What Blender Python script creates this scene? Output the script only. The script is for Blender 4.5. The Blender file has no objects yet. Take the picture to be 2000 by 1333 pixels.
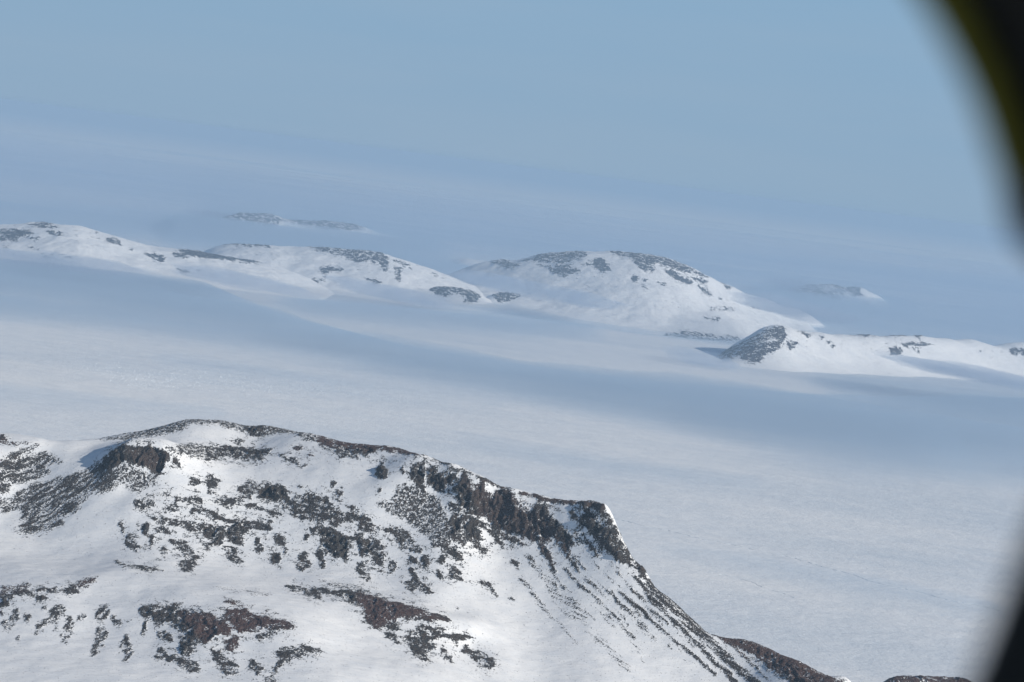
import bpy, math
import numpy as np

# ------------------------------------------------------------------ camera, sky, sun, exposure
SC = bpy.context.scene
COL = SC.collection
CAM_H = 1000.0
LENS, SENSOR = 70.0, 36.0
F = 2000.0 * LENS / SENSOR
PITCH, ROLL = math.radians(4.97), math.radians(7.4)
cp, sp, cr, sr = math.cos(PITCH), math.sin(PITCH), math.cos(ROLL), math.sin(ROLL)
FWD = np.array([0.0, cp, -sp])
R0 = np.array([1.0, 0.0, 0.0])
U0 = np.array([0.0, sp, cp])
RGT = R0 * cr + U0 * sr
UPV = -R0 * sr + U0 * cr
CAM = np.array([0.0, 0.0, CAM_H])

from mathutils import Matrix, Vector
cam = bpy.data.cameras.new("camera")
cam.lens, cam.sensor_width = LENS, SENSOR
cam.clip_start, cam.clip_end = 0.02, 1.0e6
cam.dof.use_dof = True
cam.dof.focus_distance = 6000.0
cam.dof.aperture_fstop = 7.4
cam.dof.aperture_blades = 0
co = bpy.data.objects.new("camera", cam)
COL.objects.link(co)
m = Matrix.Identity(4)
for i in range(3):
    m[i][0], m[i][1], m[i][2], m[i][3] = RGT[i], UPV[i], -FWD[i], CAM[i]
co.matrix_world = m
SC.camera = co

SUN_AZ, SUN_EL = math.radians(116.0), math.radians(24.5)
w = bpy.data.worlds.new("World")
SC.world = w
w.use_nodes = True
wn, wl = w.node_tree.nodes, w.node_tree.links
wn.clear()
sky = wn.new("ShaderNodeTexSky")
sky.sky_type = "NISHITA"
sky.sun_disc = False
sky.sun_elevation, sky.sun_rotation = SUN_EL, SUN_AZ
sky.altitude = 1000.0
sky.air_density, sky.dust_density, sky.ozone_density = 1.0, 0.3, 4.0
bg = wn.new("ShaderNodeBackground")
bg.inputs["Strength"].default_value = 0.075
wo = wn.new("ShaderNodeOutputWorld")
# clear blue low sky over the ice, going over into the physical sky higher up
wg = wn.new("ShaderNodeTexCoord")
wx = wn.new("ShaderNodeSeparateXYZ")
wl.new(wg.outputs["Generated"], wx.inputs[0])
wr = wn.new("ShaderNodeValToRGB")
for i, (p, c) in enumerate([(0.0, (3.5, 5.1, 6.9)), (0.10, (3.15, 5.15, 7.3)), (1.0, (1.2, 2.6, 5.2))]):
    e = wr.color_ramp.elements[i] if i < 2 else wr.color_ramp.elements.new(p)
    e.position, e.color = p, (*c, 1)
wl.new(wx.outputs["Z"], wr.inputs[0])
wf = wn.new("ShaderNodeMapRange")
wf.inputs["From Min"].default_value, wf.inputs["From Max"].default_value = 0.12, 0.5
wf.inputs["To Min"].default_value, wf.inputs["To Max"].default_value = 1.0, 0.0
wl.new(wx.outputs["Z"], wf.inputs["Value"])
wm = wn.new("ShaderNodeMix")
wm.data_type = "RGBA"
wl.new(wf.outputs[0], wm.inputs[0])
wl.new(sky.outputs["Color"], wm.inputs[6])
wv = wn.new("ShaderNodeMapping")
wv.inputs["Scale"].default_value = (3.0, 3.0, 26.0)
wl.new(wg.outputs["Generated"], wv.inputs["Vector"])
wz = wn.new("ShaderNodeTexNoise")
wz.inputs["Scale"].default_value, wz.inputs["Detail"].default_value = 1.6, 5.0
wl.new(wv.outputs[0], wz.inputs["Vector"])
wq = wn.new("ShaderNodeMapRange")
wq.inputs["From Min"].default_value, wq.inputs["From Max"].default_value = 0.4, 0.75
wq.inputs["To Min"].default_value, wq.inputs["To Max"].default_value = 0.0, 0.16
wl.new(wz.outputs["Fac"], wq.inputs["Value"])
wy = wn.new("ShaderNodeMix")
wy.data_type = "RGBA"
wy.inputs[7].default_value = (4.6, 5.7, 7.0, 1)
wl.new(wq.outputs[0], wy.inputs[0])
wl.new(wr.outputs[0], wy.inputs[6])
wl.new(wy.outputs[2], wm.inputs[7])
wl.new(wm.outputs[2], bg.inputs["Color"])
wl.new(bg.outputs["Background"], wo.inputs["Surface"])

sun = bpy.data.lights.new("sun", "SUN")
sun.energy, sun.angle, sun.color = 4.6, math.radians(0.53), (1.0, 0.94, 0.845)
so = bpy.data.objects.new("sun", sun)
COL.objects.link(so)
sdir = Vector((math.cos(SUN_EL) * math.sin(SUN_AZ), math.cos(SUN_EL) * math.cos(SUN_AZ), math.sin(SUN_EL)))
so.rotation_euler = sdir.to_track_quat("Z", "Y").to_euler()
so.location = (3000, 0, 4000)

SC.view_settings.view_transform = "Standard"
SC.view_settings.look = "None"
SC.view_settings.gamma = 1.0
SC.view_settings.exposure = 0.08
SC.render.engine = "CYCLES"
SC.cycles.volume_bounces = 2
SC.cycles.max_bounces = 6
SC.cycles.diffuse_bounces = 2
SC.cycles.transparent_max_bounces = 32
SC.cycles.use_denoising = True
SC.cycles.use_adaptive_sampling = False

# ------------------------------------------------------------------ projection
def ray(px, py):
    return F * FWD + (px - 1000.0) * RGT - (py - 666.5) * UPV

def at(px, py, Y):
    """world point seen at a picture position, Y metres ahead"""
    d = ray(px, py)
    return CAM + d * (Y / d[1])

def ground(px, py, z=0.0):
    d = ray(px, py)
    return CAM + d * ((z - CAM_H) / d[2])

def project(X, Y, Z):
    dx, dy, dz = X, Y, Z - CAM_H
    q = dx * FWD[0] + dy * FWD[1] + dz * FWD[2]
    q = np.maximum(q, 1.0)
    a = dx * RGT[0] + dy * RGT[1] + dz * RGT[2]
    b = dx * UPV[0] + dy * UPV[1] + dz * UPV[2]
    return 1000.0 + F * a / q, 666.5 - F * b / q

# ------------------------------------------------------------------ noise
_rng = np.random.RandomState(7)
_perm = _rng.permutation(256)
_perm = np.concatenate([_perm, _perm, _perm])
_g = _rng.normal(size=(256, 3))
_g /= np.linalg.norm(_g, axis=1)[:, None]
_g = _g.astype(np.float32)

def perlin(x, y, z):
    xi, yi, zi = np.floor(x).astype(np.int64), np.floor(y).astype(np.int64), np.floor(z).astype(np.int64)
    xf, yf, zf = (x - xi).astype(np.float32), (y - yi).astype(np.float32), (z - zi).astype(np.float32)
    xi, yi, zi = xi & 255, yi & 255, zi & 255
    u, v, t = (f * f * f * (f * (f * 6 - 15) + 10) for f in (xf, yf, zf))
    out = 0
    for i in (0, 1):
        a = _perm[xi + i]
        wu = u if i else 1 - u
        for j in (0, 1):
            b = _perm[a + yi + j]
            wv = v if j else 1 - v
            for k in (0, 1):
                g = _g[_perm[b + zi + k]]
                wt = t if k else 1 - t
                out = out + wu * wv * wt * (g[..., 0] * (xf - i) + g[..., 1] * (yf - j) + g[..., 2] * (zf - k))
    return out

def fbm(x, y, z, octv=4, gain=0.5, lac=2.03):
    s, a = 0, 1.0
    for o in range(octv):
        s = s + a * perlin(x + 17.3 * o, y + 5.1 * o, z + 9.7 * o)
        x, y, z, a = x * lac, y * lac, z * lac, a * gain
    return s

def unit(n):
    """noise to about uniform 0..1"""
    s = float(np.std(n)) + 1e-9
    return 0.5 * (1 + np.tanh(0.85 * (n - float(np.mean(n))) / s))

def sstep(a, b, x):
    t = np.clip((x - a) / (b - a), 0, 1)
    return t * t * (3 - 2 * t)

# ------------------------------------------------------------------ where bare rock lies: traced outlines, kept on the terrain as an attribute
RW, RH, RX0, RY0 = 2400, 1500, -200, -50

def new_raster():
    return np.zeros((RH, RW), np.float32)

def fill(r, pts, val):
    p = np.array(pts, float)
    p[:, 0] -= RX0
    p[:, 1] -= RY0
    x0, x1 = max(int(p[:, 0].min()), 0), min(int(p[:, 0].max()) + 2, RW)
    y0, y1 = max(int(p[:, 1].min()), 0), min(int(p[:, 1].max()) + 2, RH)
    if x1 <= x0 or y1 <= y0:
        return
    gx, gy = np.meshgrid(np.arange(x0, x1) + 0.5, np.arange(y0, y1) + 0.5)
    ins = np.zeros(gx.shape, bool)
    n = len(p)
    for i in range(n):
        xa, ya = p[i]
        xb, yb = p[(i + 1) % n]
        if ya == yb:
            continue
        c = (ya > gy) != (yb > gy)
        ins ^= c & (gx < (xb - xa) * (gy - ya) / (yb - ya) + xa)
    s = r[y0:y1, x0:x1]
    np.maximum(s, np.where(ins, val, 0), out=s)

def stroke(r, pts, width, val):
    p = [np.array(q, float) - (RX0, RY0) for q in pts]
    for a, b in zip(p[:-1], p[1:]):
        x0, x1 = int(min(a[0], b[0]) - width - 1), int(max(a[0], b[0]) + width + 2)
        y0, y1 = int(min(a[1], b[1]) - width - 1), int(max(a[1], b[1]) + width + 2)
        x0, y0, x1, y1 = max(x0, 0), max(y0, 0), min(x1, RW), min(y1, RH)
        if x1 <= x0 or y1 <= y0:
            continue
        gx, gy = np.meshgrid(np.arange(x0, x1) + 0.5, np.arange(y0, y1) + 0.5)
        d = b - a
        t = np.clip(((gx - a[0]) * d[0] + (gy - a[1]) * d[1]) / max(d @ d, 1e-6), 0, 1)
        dist = np.hypot(gx - a[0] - t * d[0], gy - a[1] - t * d[1])
        s = r[y0:y1, x0:x1]
        np.maximum(s, val * np.clip(1.5 - dist / (width * 0.5), 0, 1), out=s)

def box(r, k):
    for ax in (0, 1):
        c = np.cumsum(np.pad(r, [(k + 1, k) if a == ax else (0, 0) for a in (0, 1)], mode="edge"), axis=ax, dtype=np.float64)
        n = r.shape[ax]
        hi = np.take(c, np.arange(2 * k + 1, 2 * k + 1 + n), axis=ax)
        lo = np.take(c, np.arange(0, n), axis=ax)
        r = ((hi - lo) / (2 * k + 1)).astype(np.float32)
    return r

def soft(r, k, times=2):
    for _ in range(times):
        r = box(r, k)
    return r

def sample(r, px, py):
    x = np.clip(px - RX0 - 0.5, 0, RW - 1.001)
    y = np.clip(py - RY0 - 0.5, 0, RH - 1.001)
    xi, yi = x.astype(np.int64), y.astype(np.int64)
    fx, fy = x - xi, y - yi
    return ((r[yi, xi] * (1 - fx) + r[yi, xi + 1] * fx) * (1 - fy) + (r[yi + 1, xi] * (1 - fx) + r[yi + 1, xi + 1] * fx) * fy).astype(np.float32)

# ------------------------------------------------------------------ smooth ground through surveyed points
def tps(pts, reg=1e-3):
    P = np.array(pts, float)
    c, s = P[:, :2].mean(0), P[:, :2].std()
    xy = (P[:, :2] - c) / s
    n = len(P)
    def phi(r2):
        return 0.5 * r2 * np.log(r2 + 1e-12)
    K = phi(((xy[:, None] - xy[None]) ** 2).sum(-1)) + reg * np.eye(n)
    A = np.zeros((n + 3, n + 3))
    A[:n, :n] = K
    A[:n, n] = 1
    A[:n, n + 1:] = xy
    A[n:, :n] = A[:n, n:].T
    sol = np.linalg.solve(A, np.concatenate([P[:, 2], np.zeros(3)]))
    def ev(X, Y):
        sh = X.shape
        x, y = ((X.ravel() - c[0]) / s), ((Y.ravel() - c[1]) / s)
        out = np.empty(x.size)
        for i in range(0, x.size, 60000):
            a, b = x[i:i + 60000], y[i:i + 60000]
            r2 = (a[:, None] - xy[None, :, 0]) ** 2 + (b[:, None] - xy[None, :, 1]) ** 2
            out[i:i + 60000] = phi(r2) @ sol[:n] + sol[n] + sol[n + 1] * a + sol[n + 2] * b
        return out.reshape(sh)
    return ev

# ------------------------------------------------------------------ materials
def mat(name):
    mt = bpy.data.materials.new(name)
    mt.use_nodes = True
    nt = mt.node_tree
    return mt, nt, nt.nodes, nt.links, nt.nodes["Principled BSDF"]

def nnoise(nd, lk, vec, scale, detail=4.0, rough=0.55, dist=0.0):
    n = nd.new("ShaderNodeTexNoise")
    n.inputs["Scale"].default_value = scale
    n.inputs["Detail"].default_value = detail
    n.inputs["Roughness"].default_value = rough
    n.inputs["Distortion"].default_value = dist
    lk.new(vec, n.inputs["Vector"])
    return n

def nmap(nd, lk, vec, scale=(1, 1, 1), rot=(0, 0, 0)):
    n = nd.new("ShaderNodeMapping")
    n.inputs["Scale"].default_value = scale
    n.inputs["Rotation"].default_value = rot
    lk.new(vec, n.inputs["Vector"])
    return n.outputs[0]

def nmath(nd, lk, op, a, b=None, clamp=False):
    n = nd.new("ShaderNodeMath")
    n.operation = op
    n.use_clamp = clamp
    for i, v in enumerate((a, b)):
        if v is None:
            continue
        if isinstance(v, (int, float)):
            n.inputs[i].default_value = v
        else:
            lk.new(v, n.inputs[i])
    return n.outputs[0]

def nramp(nd, lk, fac, stops):
    n = nd.new("ShaderNodeValToRGB")
    e = n.color_ramp.elements
    while len(e) < len(stops):
        e.new(0.5)
    for q, (p, c) in zip(e, stops):
        q.position = p
        q.color = (*c, 1) if len(c) == 3 else c
    lk.new(fac, n.inputs[0])
    return n.outputs[0]

def nmix(nd, lk, fac, a, b):
    n = nd.new("ShaderNodeMix")
    n.data_type = "RGBA"
    for s, v in ((0, fac), (6, a), (7, b)):
        if isinstance(v, tuple):
            n.inputs[s].default_value = (*v, 1)
        elif isinstance(v, (int, float)):
            n.inputs[s].default_value = v
        else:
            lk.new(v, n.inputs[s])
    return n.outputs[2]

def terrain_material(name, unit_m, drift=1.0, tone=1.0):
    """wind-packed snow with bare rock where the mesh says so; unit_m = size in metres of the smallest rock speck"""
    mt, nt, nd, lk, bs = mat(name)
    pos = nd.new("ShaderNodeNewGeometry").outputs["Position"]
    at_r = nd.new("ShaderNodeAttribute"); at_r.attribute_name = "rock"
    at_b = nd.new("ShaderNodeAttribute"); at_b.attribute_name = "brown"
    n1 = nnoise(nd, lk, pos, 1.0 / (unit_m * 2.1), 4, 0.72)
    k = nmath(nd, lk, "SUBTRACT", n1.outputs["Fac"], 0.5)
    k = nmath(nd, lk, "MULTIPLY", k, 2.9)
    k = nmath(nd, lk, "ADD", at_r.outputs["Fac"], k)
    k = nmath(nd, lk, "SUBTRACT", k, 0.43)
    rock = nmath(nd, lk, "MULTIPLY", k, 6.0, True)
    n2 = nnoise(nd, lk, pos, 1.0 / (unit_m * 9), 6, 0.6)
    n3 = nnoise(nd, lk, nmap(nd, lk, pos, (1, 1, 2.2)), 1.0 / (unit_m * 3.5), 5, 0.7)
    grey = nramp(nd, lk, n3.outputs["Fac"], [(0.3, (0.015, 0.015, 0.017)), (0.5, (0.042, 0.039, 0.038)), (0.72, (0.105, 0.093, 0.083))])
    n4 = nnoise(nd, lk, nmap(nd, lk, pos, (1, 1, .3)), 1.0 / (unit_m * 5.5), 5, 0.6)
    warm = nramp(nd, lk, n4.outputs["Fac"], [(0.35, (0.034, 0.037, 0.040)), (0.52, (0.075, 0.060, 0.049)), (0.68, (0.125, 0.086, 0.062))])
    gw = nmix(nd, lk, 0.5, grey, warm)
    brn = nramp(nd, lk, n3.outputs["Fac"], [(0.3, (0.070, 0.038, 0.032)), (0.55, (0.112, 0.063, 0.053)), (0.75, (0.165, 0.103, 0.088))])
    rc = nmix(nd, lk, at_b.outputs["Fac"], gw, brn)
    rc = nmix(nd, lk, tone, (0.02, 0.018, 0.024), rc)
    nd_ = nnoise(nd, lk, nmap(nd, lk, pos, (1, 1, 1.8)), 1.0 / (unit_m * 1.3), 3, 0.7)
    dust = nmath(nd, lk, "MULTIPLY", nmath(nd, lk, "SUBTRACT", nd_.outputs["Fac"], 0.53), 5.0, True)
    rc = nmix(nd, lk, nmath(nd, lk, "MULTIPLY", dust, 0.5), rc, (0.5, 0.5, 0.5))
    ns = nnoise(nd, lk, nmap(nd, lk, pos, (0.35, 1.0, 1.0), (0, 0, 0.35)), 1.0 / (unit_m * 12), 6, 0.6)
    snow = nramp(nd, lk, ns.outputs["Fac"], [(0.3, (0.76, 0.775, 0.79)), (0.55, (0.83, 0.83, 0.825)), (0.75, (0.875, 0.87, 0.855))])
    colr = nmix(nd, lk, rock, snow, rc)
    lk.new(colr, bs.inputs["Base Color"])
    bs.inputs["Roughness"].default_value = 0.85
    bs.inputs["Specular IOR Level"].default_value = 0.2
    # relief: sastrugi on the snow, broken rock on the bare ground
    nb = nnoise(nd, lk, nmap(nd, lk, pos, (0.28, 1.0, 1.0), (0, 0, 0.35)), 1.0 / (unit_m * 4.5), 6, 0.62)
    hs = nmath(nd, lk, "MULTIPLY", nb.outputs["Fac"], 1.0 * unit_m * drift)
    nw = nnoise(nd, lk, nmap(nd, lk, pos, (0.13, 1.0, 0.8), (0, 0, 0.3)), 1.0 / (unit_m * 2.6), 3, 0.6)
    hs = nmath(nd, lk, "ADD", hs, nmath(nd, lk, "MULTIPLY", nw.outputs["Fac"], 0.4 * unit_m * drift))
    hr = nmath(nd, lk, "MULTIPLY", n3.outputs["Fac"], 5.5 * unit_m)
    hr = nmath(nd, lk, "MULTIPLY", hr, rock)
    hh = nmath(nd, lk, "ADD", hs, hr)
    bp = nd.new("ShaderNodeBump")
    bp.inputs["Strength"].default_value = 1.0
    bp.inputs["Distance"].default_value = 1.0
    lk.new(hh, bp.inputs["Height"])
    lk.new(bp.outputs[0], bs.inputs["Normal"])
    return mt

def simple(name, colr, rough=0.6, spec=0.3, var=0.25, scale=40.0):
    mt, nt, nd, lk, bs = mat(name)
    pos = nd.new("ShaderNodeTexCoord").outputs["Object"]
    n = nnoise(nd, lk, pos, scale, 4)
    a = tuple(c * (1 - var) for c in colr)
    b = tuple(min(1, c * (1 + var)) for c in colr)
    lk.new(nramp(nd, lk, n.outputs["Fac"], [(0.3, a), (0.7, b)]), bs.inputs["Base Color"])
    bs.inputs["Roughness"].default_value = rough
    bs.inputs["Specular IOR Level"].default_value = spec
    return mt

def volume_material(name, colr, density, aniso):
    mt = bpy.data.materials.new(name)
    mt.use_nodes = True
    nd, lk = mt.node_tree.nodes, mt.node_tree.links
    nd.clear()
    o = nd.new("ShaderNodeOutputMaterial")
    v = nd.new("ShaderNodeVolumePrincipled")
    v.inputs["Color"].default_value = (*colr, 1)
    v.inputs["Density"].default_value = density
    v.inputs["Anisotropy"].default_value = aniso
    lk.new(v.outputs[0], o.inputs["Volume"])
    return mt

# ------------------------------------------------------------------ mesh making
def link_mesh(name, V, Q, m_, parent=None, smooth=True, attrs=None):
    me = bpy.data.meshes.new(name)
    Q = np.asarray(Q, np.int32)
    k = Q.shape[1]
    me.vertices.add(len(V))
    me.vertices.foreach_set("co", np.asarray(V, np.float32).ravel())
    me.loops.add(Q.size)
    me.loops.foreach_set("vertex_index", Q.ravel())
    me.polygons.add(len(Q))
    me.polygons.foreach_set("loop_start", np.arange(0, Q.size, k, dtype=np.int32))
    me.polygons.foreach_set("loop_total", np.full(len(Q), k, np.int32))
    me.polygons.foreach_set("use_smooth", np.full(len(Q), smooth, bool))
    for an, av in (attrs or {}).items():
        a = me.attributes.new(an, "FLOAT", "POINT")
        a.data.foreach_set("value", np.asarray(av, np.float32))
    me.update(calc_edges=True)
    me.validate()
    me.materials.append(m_)
    ob = bpy.data.objects.new(name, me)
    COL.objects.link(ob)
    if parent is not None:
        ob.parent = parent
    return ob

def tag(o, label=None, cat=None, kind=None, group=None):
    if label: o["label"] = label
    if cat: o["category"] = cat
    if kind: o["kind"] = kind
    if group: o["group"] = group
    return o

def axis(segs):
    """breakpoints with a spacing for each stretch"""
    out = []
    for a, b, st in segs:
        n = max(1, int(round((b - a) / st)))
        out.append(np.linspace(a, b, n, endpoint=False))
    out.append(np.array([segs[-1][1]]))
    return np.concatenate(out)

def grid_quads(ny, nx):
    i = np.arange((ny - 1) * nx).reshape(ny - 1, nx)[:, :-1].ravel()
    return np.stack([i, i + 1, i + nx + 1, i + nx], 1)

def grid_normals(X, Y, Z):
    gy, gx = np.gradient(Z)
    dx = np.gradient(X, axis=1)
    dy = np.gradient(Y, axis=0)
    nx, ny = -gx / dx, -gy / dy
    l = np.sqrt(nx * nx + ny * ny + 1)
    return nx / l, ny / l, 1 / l

def submesh(name, V, Q, sel, m_, parent, attrs):
    q = Q[sel]
    if len(q) == 0:
        return None
    used, inv = np.unique(q, return_inverse=True)
    return link_mesh(name, V[used], inv.reshape(-1, 4), m_, parent, True, {k: v[used] for k, v in attrs.items()})

# ------------------------------------------------------------------ the sea ice
def build_ice():
    mt, nt, nd, lk, bs = mat("sea_ice")
    pos = nd.new("ShaderNodeNewGeometry").outputs["Position"]
    big = nnoise(nd, lk, nmap(nd, lk, pos, (0.3, 1, 1), (0, 0, -0.12)), 1 / 900.0, 6, 0.6, 0.4)
    mid = nnoise(nd, lk, nmap(nd, lk, pos, (0.7, 1, 1), (0, 0, 0.2)), 1 / 75.0, 7, 0.7)
    fine = nnoise(nd, lk, nmap(nd, lk, pos, (0.5, 1, 1), (0, 0, 0.2)), 1 / 14.0, 5, 0.7)
    c1 = nramp(nd, lk, big.outputs["Fac"], [(0.32, (0.67, 0.72, 0.765)), (0.5, (0.775, 0.80, 0.82)), (0.68, (0.855, 0.86, 0.855))])
    c2 = nramp(nd, lk, mid.outputs["Fac"], [(0.35, (0.91, 0.93, 0.95)), (0.55, (1, 1, 1)), (0.72, (1.06, 1.05, 1.04))])
    mx = nd.new("ShaderNodeMix"); mx.data_type = "RGBA"; mx.blend_type = "MULTIPLY"
    mx.inputs[0].default_value = 1.0
    lk.new(c1, mx.inputs[6]); lk.new(c2, mx.inputs[7])
    fl = nnoise(nd, lk, nmap(nd, lk, pos, (0.35, 1, 1), (0, 0, 0.35)), 1 / 9.0, 3, 0.6)
    ff = nmath(nd, lk, "MULTIPLY", nmath(nd, lk, "SUBTRACT", fl.outputs["Fac"], 0.62), 7.0, True)
    lk.new(nmix(nd, lk, ff, mx.outputs[2], (0.90, 0.90, 0.895)), bs.inputs["Base Color"])
    bs.inputs["Roughness"].default_value = 0.75
    bs.inputs["Specular IOR Level"].default_value = 0.25
    a = nmath(nd, lk, "MULTIPLY", fine.outputs["Fac"], 2.6)
    b = nmath(nd, lk, "MULTIPLY", mid.outputs["Fac"], 6.5)
    bp = nd.new("ShaderNodeBump"); bp.inputs["Distance"].default_value = 1.0; bp.inputs["Strength"].default_value = 0.8
    lk.new(nmath(nd, lk, "ADD", a, b), bp.inputs["Height"])
    lk.new(bp.outputs[0], bs.inputs["Normal"])
    xs = np.array([-150000, -60000, -20000, -6000, -2000, 0, 2000, 6000, 20000, 60000, 150000.0])
    ys = np.array([-6000, 0, 2000, 4000, 6000, 9000, 14000, 22000, 40000, 80000, 160000.0])
    X, Y = np.meshgrid(xs, ys)
    V = np.stack([X.ravel(), Y.ravel(), np.zeros(X.size)], 1)
    ice = tag(link_mesh("sea_ice", V, grid_quads(len(ys), len(xs)), mt), "flat snow covered sea ice stretching to the horizon around the hills", "sea ice", "structure")
    # pressure cracks: low broken ridges of raised ice
    rng = np.random.RandomState(3)
    mr = simple("raised_ice", (0.68, 0.73, 0.76), 0.6, 0.3, 0.12, 0.1)
    def ridge(pts, hgt, wid, gap):
        P = [ground(*p) for p in pts]
        V, Q = [], []
        s = 0.0
        prev = None
        for a, b in zip(P[:-1], P[1:]):
            L = np.linalg.norm(b - a)
            n = max(2, int(L / 9))
            d = (b - a) / L
            nrm = np.array([-d[1], d[0], 0])
            for i in range(n):
                c = a + (b - a) * (i / n)
                s += L / n
                j = 14 * math.sin(s / 83.0) + 7 * math.sin(s / 31.0 + 1) + rng.normal() * 2.0
                h = hgt * rng.uniform(0.6, 1.2)
                if rng.uniform() < gap:
                    h = -1.0
                ww = wid * rng.uniform(0.6, 1.3)
                c = c + nrm * j
                k = len(V)
                V += [c - nrm * ww + np.array([0, 0, -1.5]), c + np.array([0, 0, h]), c + nrm * ww * 0.7 + np.array([0, 0, -1.5])]
                if prev is not None:
                    Q += [[prev, k, k + 1, prev + 1], [prev + 1, k + 1, k + 2, prev + 2]]
                prev = k
        return np.array(V), np.array(Q)
    V, Q = ridge([(1190, 1012), (1290, 1036), (1380, 1053), (1470, 1072), (1560, 1096), (1640, 1117), (1720, 1138), (1800, 1158), (1880, 1180), (1960, 1196)], 0.9, 4.5, 0.0)
    link_mesh("pressure_ridge", V, Q, mr, ice, False)
    V, Q = ridge([(1290, 1101), (1350, 1112), (1420, 1127), (1480, 1140), (1560, 1170)], 0.7, 3.5, 0.2)
    link_mesh("pressure_ridge", V, Q, mr, ice, False)
    # a belt of jumbled ice blocks
    V, Q = [], []
    n = 0
    while n < 2600:
        t = rng.uniform()
        px = 130 + 740 * t
        py = 724 + 55 * t + rng.normal() * 13 * (1.0 - 0.55 * t) + 6 * math.sin(px / 37.0)
        if rng.uniform() > min(1.0, t * 6 + .02) * (1.05 - t):
            continue
        c = ground(px, py)
        sx, sy, h = rng.uniform(1.2, 4.0), rng.uniform(1.2, 3.5), rng.uniform(0.3, 1.0)
        an = rng.uniform(0, 6.28)
        ca, sa = math.cos(an), math.sin(an)
        k = len(V)
        for (u, v) in ((-1, -1), (1, -1), (1, 1), (-1, 1)):
            V.append([c[0] + ca * u * sx - sa * v * sy, c[1] + sa * u * sx + ca * v * sy, -0.5])
        for (u, v) in ((-1, -1), (1, -1), (1, 1), (-1, 1)):
            q = rng.uniform(0.3, 0.75)
            V.append([c[0] + (ca * u * sx - sa * v * sy) * q, c[1] + (sa * u * sx + ca * v * sy) * q, h * rng.uniform(0.5, 1.2)])
        Q += [[k + 4, k + 5, k + 6, k + 7]] + [[k + i, k + (i + 1) % 4, k + 4 + (i + 1) % 4, k + 4 + i] for i in range(4)]
        n += 1
    rb = link_mesh("ice_rubble", np.array(V), np.array(Q), simple("rubble_ice", (0.68, 0.73, 0.77), 0.7, 0.3, 0.06, 0.1), None, False)
    tag(rb, "strip of jumbled broken ice blocks lying on the flat sea ice", "ice rubble", "stuff")
    return ice

# ------------------------------------------------------------------ the near mountain
SKY_M = [(-250, 880, 4150), (-100, 850, 4150), (0, 846, 4150), (40, 850, 4150), (80, 857, 4130), (130, 860, 4140), (170, 858, 4160), (220, 851, 4200), (300, 837, 4230), (345, 825, 4245), (365, 821, 4250), (400, 820, 4250), (440, 822, 4250), (480, 832, 4240),
         (520, 832, 4220), (600, 847, 4170), (640, 857, 4150), (700, 868, 4100), (760, 871, 4050), (820, 886, 3990), (880, 907, 3930), (940, 933, 3870), (1000, 959, 3810), (1060, 972, 3750), (1100, 980, 3710), (1150, 983, 3665), (1178, 988, 3635)]
EDGE_M = [(1189, 1004, 3628), (1200, 1032, 3615), (1215, 1065, 3605), (1236, 1097, 3600), (1258, 1112, 3595), (1263, 1132, 3590), (1300, 1164, 3570), (1350, 1208, 3545), (1398, 1241, 3525)]
HEAD_M = [(1430, 1246, 3530), (1465, 1253, 3520), (1500, 1268, 3500), (1560, 1292, 3460), (1620, 1322, 3430), (1665, 1341, 3410)]
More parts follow.
